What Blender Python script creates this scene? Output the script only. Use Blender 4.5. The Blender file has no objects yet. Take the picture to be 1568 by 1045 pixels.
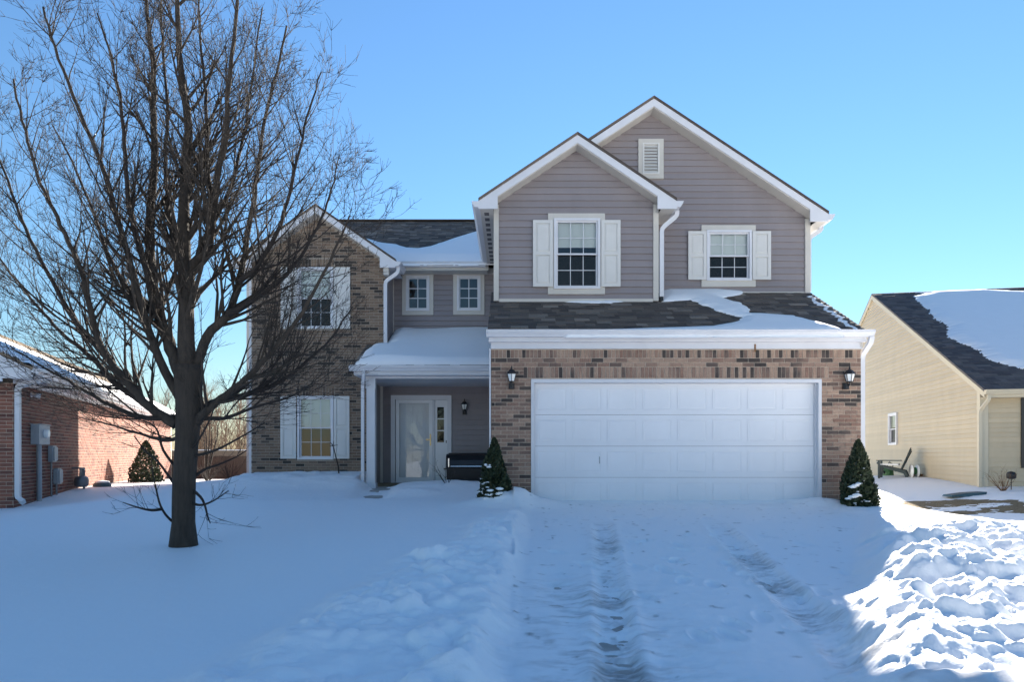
import bpy, math, random
import numpy as np
from mathutils import Vector, Matrix
random.seed(7); RNG = np.random.default_rng(7)
SC = bpy.context.scene; COL = SC.collection

# ------------------------------------------------------------------ camera, sky, sun, exposure
F, CX, HZ, CAMY, EYE = 1046.0, 786.0, 698.0, -11.5, 0.88      # pinhole measured from the photograph (24 mm equivalent, level, shifted up)
cam = bpy.data.cameras.new('Camera'); camo = bpy.data.objects.new('Camera', cam); COL.objects.link(camo)
camo.location = (0, CAMY, EYE); camo.rotation_euler = (math.radians(90), 0, 0)
cam.sensor_width = 36; cam.lens = 36 * F / 1568
cam.shift_x = (784 - CX) / 1568; cam.shift_y = (HZ - 522.5) / 1568
cam.clip_start = 0.1; cam.clip_end = 1500
SC.camera = camo
SUN_AZ, SUN_EL = math.radians(22), math.radians(25.5)            # from +Y towards +X
sdir = Vector((math.sin(SUN_AZ) * math.cos(SUN_EL), math.cos(SUN_AZ) * math.cos(SUN_EL), math.sin(SUN_EL)))
world = bpy.data.worlds.new('World'); SC.world = world; world.use_nodes = True
wn = world.node_tree; bg = wn.nodes['Background']
sky = wn.nodes.new('ShaderNodeTexSky'); sky.sky_type = 'NISHITA'; sky.sun_disc = False
sky.sun_elevation = SUN_EL; sky.sun_rotation = SUN_AZ
sky.altitude = 0; sky.air_density = 1.6; sky.dust_density = 0.0; sky.ozone_density = 8.5
wn.links.new(sky.outputs[0], bg.inputs[0]); bg.inputs[1].default_value = 0.05
sun = bpy.data.lights.new('Sun', 'SUN'); sun.energy = 4.8; sun.angle = math.radians(0.5); sun.color = (1.0, 0.93, 0.82)
suno = bpy.data.objects.new('Sun', sun); COL.objects.link(suno)
suno.rotation_euler = sdir.to_track_quat('Z', 'Y').to_euler()
SC.view_settings.view_transform = 'Standard'; SC.view_settings.look = 'None'
SC.view_settings.exposure = 1.86; SC.view_settings.gamma = 1.0; SC.view_settings.use_curve_mapping = False
SC.render.engine = 'CYCLES'
SC.cycles.max_bounces = 8; SC.cycles.diffuse_bounces = 4; SC.cycles.transparent_max_bounces = 16; SC.cycles.use_denoising = True

# ------------------------------------------------------------------ small helpers
def fx(px, y): return (px - CX) * (y - CAMY) / F               # photo column -> X at depth y
def fz(py, y): return EYE + (HZ - py) * (y - CAMY) / F          # photo row -> Z at depth y
def P(px, py, y): return Vector((fx(px, y), y, fz(py, y)))
def ray_plane(px, py, o, n):
    d = Vector(((px - CX) / F, 1, (HZ - py) / F)); c = Vector((0, CAMY, EYE))
    return c + d * ((Vector(o) - c).dot(n) / d.dot(n))
def lin(r, g, b):
    f = lambda c: (c / 255 / 12.92) if c <= 10 else ((c / 255 + 0.055) / 1.055) ** 2.4
    return (f(r), f(g), f(b), 1)

def new_mat(name):
    m = bpy.data.materials.new(name); m.use_nodes = True
    return m, m.node_tree, m.node_tree.nodes['Principled BSDF']
def N(nt, t, **kw):
    n = nt.nodes.new(t)
    for k, v in kw.items(): setattr(n, k, v)
    return n
def noise(nt, scale, detail=4, rough=0.6, coord='Object', vec_scale=None):
    tc = N(nt, 'ShaderNodeTexCoord'); nz = N(nt, 'ShaderNodeTexNoise')
    nz.inputs['Scale'].default_value = scale; nz.inputs['Detail'].default_value = detail; nz.inputs['Roughness'].default_value = rough
    src = N(nt, 'ShaderNodeNewGeometry').outputs['Position'] if coord == 'World' else tc.outputs[coord]
    if vec_scale:
        mp = N(nt, 'ShaderNodeMapping'); mp.inputs['Scale'].default_value = vec_scale
        nt.links.new(src, mp.inputs[0]); src = mp.outputs[0]
    nt.links.new(src, nz.inputs['Vector'])
    return nz
def ramp(nt, fac, stops, interp='LINEAR'):
    r = N(nt, 'ShaderNodeValToRGB'); cr = r.color_ramp; cr.interpolation = interp
    while len(cr.elements) < len(stops): cr.elements.new(0.5)
    for e, (p, c) in zip(cr.elements, stops): e.position = p; e.color = c if len(c) == 4 else (*c, 1)
    nt.links.new(fac, r.inputs[0]); return r
def bump(nt, bsdf, height, strength, dist):
    b = N(nt, 'ShaderNodeBump'); b.inputs['Strength'].default_value = strength; b.inputs['Distance'].default_value = dist
    nt.links.new(height, b.inputs['Height']); nt.links.new(b.outputs[0], bsdf.inputs['Normal']); return b
def sc(c, k): return (c[0] * k, c[1] * k, c[2] * k, 1)
def plain(name, c, rough=0.5, var=0.12, scale=3.0, bmp=0.0, bscale=60, metal=0.0, vec=None):
    m, nt, b = new_mat(name)
    b.inputs['Roughness'].default_value = rough; b.inputs['Metallic'].default_value = metal
    nz = noise(nt, scale, 5, 0.65, 'World', vec)
    r = ramp(nt, nz.outputs[0], [(0.3, sc(c, 1 - var)), (0.7, sc(c, 1 + var))])
    nt.links.new(r.outputs[0], b.inputs['Base Color'])
    if bmp:
        n2 = noise(nt, bscale, 4, 0.6, 'World'); bump(nt, b, n2.outputs[0], bmp, 0.01)
    return m
def random_value(nt):
    """one value per loose piece: works for joined pieces and for copies sharing a mesh"""
    oi = N(nt, 'ShaderNodeObjectInfo'); ge = N(nt, 'ShaderNodeNewGeometry')
    a = N(nt, 'ShaderNodeMath', operation='ADD'); f = N(nt, 'ShaderNodeMath', operation='FRACT')
    nt.links.new(oi.outputs['Random'], a.inputs[0]); nt.links.new(ge.outputs['Random Per Island'], a.inputs[1])
    nt.links.new(a.outputs[0], f.inputs[0]); return f
def brick_mat(name, stops, patch=0.35):
    m, nt, b = new_mat(name); b.inputs['Roughness'].default_value = 0.85
    f = random_value(nt); nz = noise(nt, 1.4, 2, 0.5, 'World', (0.6, 1, 1.7))
    mx = N(nt, 'ShaderNodeMath', operation='MULTIPLY_ADD'); nt.links.new(nz.outputs[0], mx.inputs[0]); mx.inputs[1].default_value = patch * 2; mx.inputs[2].default_value = -patch
    ad = N(nt, 'ShaderNodeMath', operation='ADD', use_clamp=True); nt.links.new(f.outputs[0], ad.inputs[0]); nt.links.new(mx.outputs[0], ad.inputs[1])
    r = ramp(nt, ad.outputs[0], stops)
    n2 = noise(nt, 45, 5, 0.7, 'World'); r2 = ramp(nt, n2.outputs[0], [(0.3, (0.72, 0.72, 0.72)), (0.7, (1.22, 1.2, 1.18))])
    mm = N(nt, 'ShaderNodeMix', data_type='RGBA', blend_type='MULTIPLY'); mm.inputs[0].default_value = 1
    nt.links.new(r.outputs[0], mm.inputs[6]); nt.links.new(r2.outputs[0], mm.inputs[7]); nt.links.new(mm.outputs[2], b.inputs['Base Color'])
    n3 = noise(nt, 160, 3, 0.6, 'World'); bump(nt, b, n3.outputs[0], 0.5, 0.006)
    return m
def shingle_mat(name, stops):
    m, nt, b = new_mat(name); b.inputs['Roughness'].default_value = 0.9
    f = random_value(nt); r = ramp(nt, f.outputs[0], stops)
    n2 = noise(nt, 90, 4, 0.7, 'World'); r2 = ramp(nt, n2.outputs[0], [(0.3, (0.65, 0.65, 0.65)), (0.7, (1.35, 1.33, 1.3))])
    mm = N(nt, 'ShaderNodeMix', data_type='RGBA', blend_type='MULTIPLY'); mm.inputs[0].default_value = 1
    nt.links.new(r.outputs[0], mm.inputs[6]); nt.links.new(r2.outputs[0], mm.inputs[7]); nt.links.new(mm.outputs[2], b.inputs['Base Color'])
    n3 = noise(nt, 400, 2, 0.6, 'World'); bump(nt, b, n3.outputs[0], 0.4, 0.004)
    return m
def siding_mat(name, c, rough=0.45):
    m, nt, b = new_mat(name); b.inputs['Roughness'].default_value = rough
    f = random_value(nt); r = ramp(nt, f.outputs[0], [(0, sc(c, 0.95)), (1, sc(c, 1.05))])
    n2 = noise(nt, 3, 6, 0.65, 'World', (1, 1, 0.35)); r2 = ramp(nt, n2.outputs[0], [(0.3, (0.93, 0.93, 0.92)), (0.7, (1.04, 1.04, 1.04))])
    mm = N(nt, 'ShaderNodeMix', data_type='RGBA', blend_type='MULTIPLY'); mm.inputs[0].default_value = 1
    nt.links.new(r.outputs[0], mm.inputs[6]); nt.links.new(r2.outputs[0], mm.inputs[7]); nt.links.new(mm.outputs[2], b.inputs['Base Color'])
    n3 = noise(nt, 24, 5, 0.6, 'World', (0.15, 0.15, 1)); bump(nt, b, n3.outputs[0], 0.15, 0.004)
    return m

M = {}
M['grey_siding'] = siding_mat('grey_siding', lin(141, 133, 134))
M['cream_siding'] = siding_mat('cream_siding', lin(194, 177, 148))
M['white_trim'] = plain('white_trim', lin(209, 209, 213), 0.4, 0.05, 2.5)
M['beige_trim'] = plain('beige_trim', lin(194, 189, 181), 0.5, 0.05, 2.5)
M['cream_trim'] = plain('cream_trim', lin(196, 184, 160), 0.5, 0.05, 2.5)
M['shutter'] = plain('shutter', lin(206, 204, 200), 0.5, 0.04, 4)
M['garage_door'] = plain('garage_door', lin(224, 225, 229), 0.42, 0.035, 1.3)
M['mortar'] = plain('mortar', lin(192, 176, 160), 0.95, 0.12, 20, 0.5, 150)
M['mortar_grey'] = plain('mortar_grey', lin(160, 149, 136), 0.95, 0.12, 20, 0.5, 150)
M['brick'] = brick_mat('brick', [(0.0, lin(62, 55, 52)), (0.12, lin(86, 75, 70)), (0.24, lin(126, 102, 90)), (0.5, lin(148, 122, 107)), (0.78, lin(166, 140, 122)), (1, lin(134, 104, 90))], 0.42)
M['brick_bay'] = brick_mat('brick_bay', [(0.0, lin(56, 50, 47)), (0.16, lin(78, 69, 63)), (0.28, lin(118, 100, 86)), (0.6, lin(136, 117, 100)), (1, lin(124, 102, 86))], 0.42)
M['brick_red'] = brick_mat('brick_red', [(0.0, lin(98, 62, 54)), (0.3, lin(128, 82, 68)), (0.7, lin(146, 94, 76)), (1, lin(118, 84, 72))], 0.2)
M['shingle'] = shingle_mat('shingle', [(0, lin(72, 64, 60)), (0.5, lin(94, 84, 77)), (0.82, lin(110, 99, 90)), (1, lin(140, 128, 117))])
M['shingle_tan'] = shingle_mat('shingle_tan', [(0, lin(98, 84, 70)), (0.5, lin(126, 110, 92)), (1, lin(146, 130, 110))])
M['shingle_grey'] = shingle_mat('shingle_grey', [(0, lin(66, 62, 64)), (0.5, lin(86, 80, 80)), (1, lin(102, 96, 94))])
M['black'] = plain('black', lin(24, 24, 27), 0.35, 0.15, 6)
M['black_metal'] = plain('black_metal', lin(30, 30, 33), 0.45, 0.15, 9, 0.2, 120)
M['chrome'] = plain('chrome', lin(205, 205, 208), 0.22, 0.04, 8, metal=1.0)
M['brass'] = plain('brass', lin(176, 158, 120), 0.3, 0.1, 9, metal=1.0)
M['dark_inside'] = plain('dark_inside', lin(58, 56, 56), 0.9, 0.1, 2)
M['dark_vent'] = plain('dark_vent', lin(96, 94, 96), 0.8, 0.1, 20)
M['blind'] = plain('blind', lin(232, 236, 230), 0.6, 0.03, 3)
M['door_white'] = plain('door_white', lin(226, 226, 228), 0.35, 0.03, 3)
M['concrete'] = plain('concrete', lin(172, 164, 156), 0.9, 0.2, 6, 0.5, 80)
M['utility_grey'] = plain('utility_grey', lin(158, 163, 166), 0.5, 0.1, 9)
M['steel'] = plain('steel', lin(120, 124, 128), 0.4, 0.15, 20, metal=0.6)
M['lamp_glass'] = plain('lamp_glass', lin(236, 236, 232), 0.25, 0.02, 4)
M['bark'] = plain('bark', lin(62, 54, 47), 0.95, 0.35, 9, 1.0, 38, vec=(3, 3, 0.5))
M['twig'] = plain('twig', lin(46, 39, 35), 0.9, 0.3, 12)
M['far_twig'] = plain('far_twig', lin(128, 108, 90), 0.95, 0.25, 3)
M['fence_wood'] = plain('fence_wood', lin(126, 104, 84), 0.9, 0.25, 4, vec=(8, 8, 0.6))
M['fence_dark'] = plain('fence_dark', lin(74, 62, 54), 0.9, 0.25, 4, vec=(8, 8, 0.6))
M['green_plastic'] = plain('green_plastic', lin(44, 58, 58), 0.5, 0.12, 9)
M['green_hose'] = plain('green_hose', lin(60, 106, 64), 0.5, 0.12, 20)
M['teal_plastic'] = plain('teal_plastic', lin(62, 88, 96), 0.55, 0.15, 6)
M['soil'] = plain('soil', lin(104, 88, 68), 1.0, 0.4, 14, 0.8, 60)
M['dry_leaf'] = plain('dry_leaf', lin(120, 86, 56), 0.9, 0.3, 20)

def leaf_mat(name, stops):
    m, nt, b = new_mat(name); b.inputs['Roughness'].default_value = 0.7
    f = random_value(nt); r = ramp(nt, f.outputs[0], stops); nt.links.new(r.outputs[0], b.inputs['Base Color']); return m
M['evergreen'] = leaf_mat('evergreen', [(0, (0.012, 0.022, 0.010)), (0.5, (0.024, 0.040, 0.016)), (0.85, (0.045, 0.062, 0.024)), (1, (0.080, 0.075, 0.035))])

def glass_mat(name, tint=(0.9, 0.93, 0.95), refl=0.12, rough=0.02):
    m = bpy.data.materials.new(name); m.use_nodes = True; nt = m.node_tree; nt.nodes.clear()
    out = N(nt, 'ShaderNodeOutputMaterial'); tr = N(nt, 'ShaderNodeBsdfTransparent'); gl = N(nt, 'ShaderNodeBsdfGlossy'); mx = N(nt, 'ShaderNodeMixShader')
    tr.inputs[0].default_value = (*tint, 1); gl.inputs['Roughness'].default_value = rough
    lw = N(nt, 'ShaderNodeFresnel'); lw.inputs[0].default_value = 1.5
    ad = N(nt, 'ShaderNodeMath', operation='ADD', use_clamp=True); nt.links.new(lw.outputs[0], ad.inputs[0]); ad.inputs[1].default_value = refl
    nz = noise(nt, 1.1, 2, 0.5, 'World'); bp = N(nt, 'ShaderNodeBump'); bp.inputs['Strength'].default_value = 0.12; bp.inputs['Distance'].default_value = 0.05
    nt.links.new(nz.outputs[0], bp.inputs['Height']); nt.links.new(bp.outputs[0], gl.inputs['Normal'])
    nt.links.new(ad.outputs[0], mx.inputs[0]); nt.links.new(tr.outputs[0], mx.inputs[1]); nt.links.new(gl.outputs[0], mx.inputs[2]); nt.links.new(mx.outputs[0], out.inputs[0])
    return m
M['glass'] = glass_mat('glass', refl=0.03)
M['screen_glass'] = glass_mat('screen_glass', (0.34, 0.34, 0.36), 0.0, 0.3)

def snow_mat():
    m, nt, b = new_mat('snow'); b.inputs['Roughness'].default_value = 0.65
    b.inputs['Base Color'].default_value = (0.945, 0.93, 0.92, 1)
    b.inputs['Subsurface Weight'].default_value = 0.0
    n1 = noise(nt, 9, 6, 0.6, 'World'); n2 = noise(nt, 70, 5, 0.65, 'World')
    a = N(nt, 'ShaderNodeMath', operation='MULTIPLY_ADD'); nt.links.new(n2.outputs[0], a.inputs[0]); a.inputs[1].default_value = 0.25; nt.links.new(n1.outputs[0], a.inputs[2])
    bump(nt, b, a.outputs[0], 0.35, 0.03)
    c = N(nt, 'ShaderNodeVertexColor', layer_name='dirt')
    mx = N(nt, 'ShaderNodeMix', data_type='RGBA'); nt.links.new(c.outputs[0], mx.inputs[0])
    mx.inputs[6].default_value = (0.945, 0.93, 0.92, 1); mx.inputs[7].default_value = (0.30, 0.285, 0.27, 1); nt.links.new(mx.outputs[2], b.inputs['Base Color'])
    return m
M['snow'] = snow_mat()
M['roof_snow'] = plain('roof_snow', (0.945, 0.93, 0.92, 1), 0.65, 0.01, 3, 0.25, 14)
def grass_mat():
    m, nt, b = new_mat('dry_grass'); b.inputs['Roughness'].default_value = 1
    n1 = noise(nt, 26, 5, 0.7, 'World'); r = ramp(nt, n1.outputs[0], [(0.25, lin(84, 70, 50)), (0.5, lin(128, 110, 82)), (0.75, lin(158, 142, 112))])
    nt.links.new(r.outputs[0], b.inputs['Base Color']); bump(nt, b, n1.outputs[0], 1, 0.03); return m
M['dry_grass'] = grass_mat()

# ------------------------------------------------------------------ mesh builder
class MB:
    def __init__(s): s.v = []; s.f = []
    def add(s, vs, fs):
        o = len(s.v); s.v += [tuple(v) for v in vs]; s.f += [tuple(i + o for i in f) for f in fs]; return s
    def box(s, x0, x1, y0, y1, z0, z1):
        return s.add([(x0,y0,z0),(x1,y0,z0),(x1,y1,z0),(x0,y1,z0),(x0,y0,z1),(x1,y0,z1),(x1,y1,z1),(x0,y1,z1)],
                     [(0,3,2,1),(4,5,6,7),(0,1,5,4),(1,2,6,5),(2,3,7,6),(3,0,4,7)])
    def prism(s, pts, a, b, axis='y'):
        """polygon (x,z) pushed along y, or (y,z) along x, or (x,y) along z"""
        n = len(pts)
        g = {'y': lambda p, t: (p[0], t, p[1]), 'x': lambda p, t: (t, p[0], p[1]), 'z': lambda p, t: (p[0], p[1], t)}[axis]
        vs = [g(p, a) for p in pts] + [g(p, b) for p in pts]
        return s.add(vs, [tuple(range(n)), tuple(reversed(range(n, 2 * n)))] + [(i, i + n, (i + 1) % n + n, (i + 1) % n) for i in range(n)])
    def slab(s, quad, t):
        """thin plate: corner points on top, thickness straight down"""
        n = len(quad); q = [Vector(p) for p in quad]; vs = q + [p - Vector((0, 0, t)) for p in q]
        return s.add(vs, [tuple(range(n)), tuple(reversed(range(n, 2 * n)))] + [(i, i + n, (i + 1) % n + n, (i + 1) % n) for i in range(n)])
    def sweep(s, path, rad, n=8, rect=None, up=Vector((0, 1, 0))):
        path = [Vector(p) for p in path]; k = len(path); vs = []; side = None
        for i, p in enumerate(path):
            t = (path[min(i + 1, k - 1)] - path[max(i - 1, 0)])
            t = t.normalized() if t.length > 1e-9 else Vector((0, 0, 1))
            if rect:
                a = up - t * up.dot(t)
                a = a.normalized(); b = t.cross(a)
                w, d = rect
                vs += [p + b * w + a * d, p - b * w + a * d, p - b * w - a * d, p + b * w - a * d]
            else:
                if side is None:
                    side = t.orthogonal().normalized()
                else:
                    side = side - t * side.dot(t); side = side.normalized() if side.length > 1e-6 else t.orthogonal().normalized()
                b = t.cross(side); r = rad(i / (k - 1)) if callable(rad) else (rad[i] if isinstance(rad, (list, tuple)) else rad)
                vs += [p + (side * math.cos(2 * math.pi * j / n) + b * math.sin(2 * math.pi * j / n)) * r for j in range(n)]
        m = 4 if rect else n
        fs = [(i * m + j, i * m + (j + 1) % m, (i + 1) * m + (j + 1) % m, (i + 1) * m + j) for i in range(k - 1) for j in range(m)]
        fs += [tuple(reversed(range(m))), tuple(range((k - 1) * m, k * m))]
        return s.add(vs, fs)
    def lathe(s, prof, c=(0, 0, 0), n=16, sides=None):
        vs = []; k = len(prof); n = sides or n
        for r, z in prof: vs += [(c[0] + r * math.cos(2 * math.pi * (j + 0.5) / n), c[1] + r * math.sin(2 * math.pi * (j + 0.5) / n), c[2] + z) for j in range(n)]
        fs = [(i * n + j, i * n + (j + 1) % n, (i + 1) * n + (j + 1) % n, (i + 1) * n + j) for i in range(k - 1) for j in range(n)]
        fs += [tuple(reversed(range(n))), tuple(range((k - 1) * n, k * n))]
        return s.add(vs, fs)
    def build(s, name, mat, parent=None, smooth=False, X=None, kind=None, label=None):
        me = bpy.data.meshes.new(name)
        vs = s.v if X is None else [tuple(X @ Vector(v)) for v in s.v]
        me.from_pydata(vs, [], s.f); me.update()
        return link(name, me, mat, parent, smooth, kind, label)
def link(name, me, mat, parent=None, smooth=False, kind=None, label=None):
    if isinstance(mat, str): mat = M[mat]
    if not me.materials: me.materials.append(mat)
    if smooth: me.polygons.foreach_set('use_smooth', [True] * len(me.polygons))
    o = bpy.data.objects.new(name, me); COL.objects.link(o)
    if parent is not None: o.parent = parent
    if kind: o['kind'] = kind
    if label: o['label'] = label
    return o
def thing(name, label, cat, loc=(0, 0, 0), rz=0.0, group=None):
    o = bpy.data.objects.new(name, None); COL.objects.link(o); o.location = loc; o.rotation_euler = (0, 0, rz)
    o.empty_display_size = 0.2; tag(o, label, cat, group); return o
def tag(o, label, cat=None, group=None, kind=None):
    o['label'] = label
    if cat: o['category'] = cat
    if group: o['group'] = group
    if kind: o['kind'] = kind
    return o
def wall_boxes(mb, x0, x1, z0, z1, y0, y1, holes=()):
    xs = sorted({x0, x1, *[min(max(h[i], x0), x1) for h in holes for i in (0, 1)]}); zs = sorted({z0, z1, *[min(max(h[i], z0), z1) for h in holes for i in (2, 3)]})
    for za, zb in zip(zs, zs[1:]):
        run = None
        for xa, xb in zip(xs, xs[1:]):
            cx, cz = (xa + xb) / 2, (za + zb) / 2
            hole = any(h[0] < cx < h[1] and h[2] < cz < h[3] for h in holes)
            if hole:
                if run: mb.box(*run, y0, y1, za, zb); run = None
            else: run = (run[0], xb) if run else (xa, xb)
        if run: mb.box(*run, y0, y1, za, zb)
    return mb
def cut(spans, a, b):
    out = []
    for s0, s1 in spans:
        if b <= s0 or a >= s1: out.append((s0, s1))
        else:
            if a > s0: out.append((s0, a))
            if b < s1: out.append((b, s1))
    return out

# bricks: rectangles (x0,x1,z0,z1) of a running bond on a wall, cut round the openings
def running_bond(x0, x1, z0, z1, holes=(), course=0.0677, length=0.203, joint=0.010, keep=None):
    out = []; i = 0; z = z0
    while z + 0.03 < z1:
        zt = min(z + course - joint, z1)
        spans = [(x0, x1)]
        for h in holes:
            if h[2] < z + course * 0.5 < h[3]: spans = cut(spans, h[0], h[1])
        off = (i % 2) * length / 2
        k = math.floor((x0 - off) / length)
        x = off + k * length
        while x < x1:
            for s0, s1 in spans:
                a, b = max(x, s0 + 0.002), min(x + length - joint, s1 - 0.002)
                if b - a > 0.03 and (keep is None or keep((a + b) / 2, (z + zt) / 2)): out.append((a, b, z, zt))
            x += length
        z += course; i += 1
    return out
def soldiers(x0, x1, z0, z1, pitch=0.0655, joint=0.010):
    n = round((x1 - x0) / pitch); p = (x1 - x0) / n
    return [(x0 + k * p, x0 + (k + 1) * p - joint, z0, z1 - joint) for k in range(n)]
UNIT = {}
def unit_brick(mat):
    if mat not in UNIT:
        b = MB().box(0, 1, 0, 1, 0, 1); me = bpy.data.meshes.new('brick'); me.from_pydata(b.v, [], b.f); me.materials.append(M[mat]); UNIT[mat] = me
    return UNIT[mat]
def lay_bricks(rects, yf, parent, mat, n_single=300, proud=0.007, depth=0.03, X=None, name='brick', rest='brickwork'):
    for r in rects[:n_single]:
        o = bpy.data.objects.new(name, unit_brick(mat)); COL.objects.link(o); o.parent = parent
        j = random.uniform(-0.0025, 0.0025)
        m = Matrix.Translation((r[0], yf - proud + j, r[2])) @ Matrix.Diagonal((r[1] - r[0], depth, r[3] - r[2], 1))
        o.matrix_local = (X @ m) if X is not None else m
    if rects[n_single:]:
        b = MB()
        for r in rects[n_single:]:
            j = random.uniform(-0.0025, 0.0025); b.box(r[0], r[1], yf - proud + j, yf - proud + depth, r[2], r[3])
        b.build(rest, mat, parent, X=X, kind='stuff')
# lap siding: one board per course and span
def lay_siding(parent, mat, yf, z0, z1, span, holes=(), course=0.127, X=None, name='siding_board'):
    z = z0
    while z < z1 - 0.02:
        zt = min(z + course, z1); a0, a1 = span(z + 1e-4); b0, b1 = span(zt - 1e-4)
        spans = [(a0, a1)]
        for h in holes:
            if h[2] < (z + zt) / 2 < h[3]: spans = cut(spans, h[0], h[1])
        for s0, s1 in spans:
            if s1 - s0 < 0.04: continue
            t0 = b0 if s0 == a0 else s0; t1 = b1 if s1 == a1 else s1
            if t1 < t0: t0 = t1 = (t0 + t1) / 2
            lo = yf - 0.030; hi = yf - 0.003
            mb = MB().add([(s0,lo,z),(s1,lo,z),(s1,yf+0.002,z),(s0,yf+0.002,z),(t0,hi,zt),(t1,hi,zt),(t1,yf+0.002,zt),(t0,yf+0.002,zt)],
                     [(0,3,2,1),(4,5,6,7),(0,1,5,4),(1,2,6,5),(2,3,7,6),(3,0,4,7)])
            mb.build(name, mat, parent, X=X)
        z += course
# shingle courses on a sloping plane: O = eave corner, U along the eave, V up the slope (unit), W width, L slope length
def lay_shingles(O, U, V, W, L, mat, parent, n_single=0, keep=None, tab=(0.12, 0.36), expo=0.142, rest='shingle_courses', X=None):
    O, U, V = Vector(O), Vector(U).normalized(), Vector(V).normalized(); Nn = U.cross(V).normalized()
    if Nn.z < 0: Nn = -Nn
    pieces = []; v = 0.0
    while v < L - 0.02:
        u = -random.uniform(0, 0.3)
        while u < W:
            w = random.uniform(*tab); a, b = max(u, 0), min(u + w - 0.004, W); u += w
            if b - a < 0.02: continue
            if keep and not keep((a + b) / 2, v + expo / 2): continue
            t = random.choice((0.006, 0.006, 0.011, 0.013)); e = min(expo + 0.02, L - v)
            q = lambda uu, vv, hh: O + U * uu + V * vv + Nn * hh
            dv = random.uniform(-0.004, 0.004)
            pieces.append([q(a,v+dv,t),q(b,v+dv,t),q(b,v+e,0.002),q(a,v+e,0.002),q(a,v+dv,-0.004),q(b,v+dv,-0.004)])
        v += expo
    fs = [(0,1,2,3),(4,5,1,0),(4,0,3),(5,2,1)]
    for p in pieces[:n_single]: MB().add(p, fs).build('shingle', mat, parent, X=X)
    if pieces[n_single:]:
        b = MB()
        for p in pieces[n_single:]: b.add(p, fs)
        b.build(rest, mat, parent, X=X, kind='stuff')

# ------------------------------------------------------------------ noise for snow (numpy)
def vnoise(x, y, seed):
    r = np.random.default_rng(seed).random((257, 257))
    xi = np.floor(x).astype(int); yi = np.floor(y).astype(int); fx_ = x - xi; fy_ = y - yi
    sx = fx_ * fx_ * (3 - 2 * fx_); sy = fy_ * fy_ * (3 - 2 * fy_)
    xi %= 256; yi %= 256
    return (r[xi, yi] * (1 - sx) + r[xi + 1, yi] * sx) * (1 - sy) + (r[xi, yi + 1] * (1 - sx) + r[xi + 1, yi + 1] * sx) * sy
def fbm(x, y, s, oct=4, seed=0, gain=0.5):
    t = 0; a = 1.0; n = 0
    for o in range(oct):
        t = t + a * (vnoise(x * s * 2 ** o + 13.7 * o, y * s * 2 ** o + 7.1 * o, seed + o) - 0.5); n += a; a *= gain
    return t / n * 2
def chunks(x, y, s, seed):
    """broken lumps: each cell a tilted, rounded block"""
    X = x * s; Y = y * s; xi = np.floor(X).astype(int); yi = np.floor(Y).astype(int)
    g = np.random.default_rng(seed); jx = g.random((64, 64)); jy = g.random((64, 64)); hh = g.random((64, 64)); tx = g.random((64, 64)) - .5; ty = g.random((64, 64)) - .5
    best = np.zeros_like(X); 
    for dx in (-1, 0, 1):
        for dy in (-1, 0, 1):
            a = (xi + dx) % 64; b = (yi + dy) % 64
            ox = X - (xi + dx + jx[a, b]); oy = Y - (yi + dy + jy[a, b]); d = np.sqrt(ox * ox + oy * oy)
            h = (0.25 + 0.75 * hh[a, b] ** 1.5) * np.clip((0.72 - d) * 4.0, 0, 1) ** 0.7 * (1 + 0.8 * (tx[a, b] * ox + ty[a, b] * oy))
            best = np.maximum(best, h)
    return best
def sst(a, b, x): t = np.clip((x - a) / (b - a), 0, 1); return t * t * (3 - 2 * t)
def gau(x, y, cx, cy, sx, sy): return np.exp(-((x - cx) / sx) ** 2 - ((y - cy) / sy) ** 2)
def grade(x, y):
    g = np.where(y < 0, 0.045 * np.maximum(y, -9), 0) + 0.2 * sst(0, 4.8, y) - 0.65 * sst(7, 30, y)
    g = g - 0.42 * sst(6.0, 8.2, x) * sst(-5, 0.5, y) * (1 - 0.35 * sst(9.5, 12.5, x))
    g = g - 0.10 * sst(-6.5, -9, x)
    return g
def drive_edges(y): return 0.2 + 0.05 * np.minimum(y, 0), 5.25 - 0.53 * np.maximum(-1.6 - y, 0)
FOOT = [(random.uniform(1.3, 2.6) , random.uniform(-7.4, -3.2), random.uniform(-0.5, 0.5)) for _ in range(26)] + [(random.uniform(0.4, 3.4), random.uniform(-7.2, -1.0), random.uniform(-1, 1)) for _ in range(26)]
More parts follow.
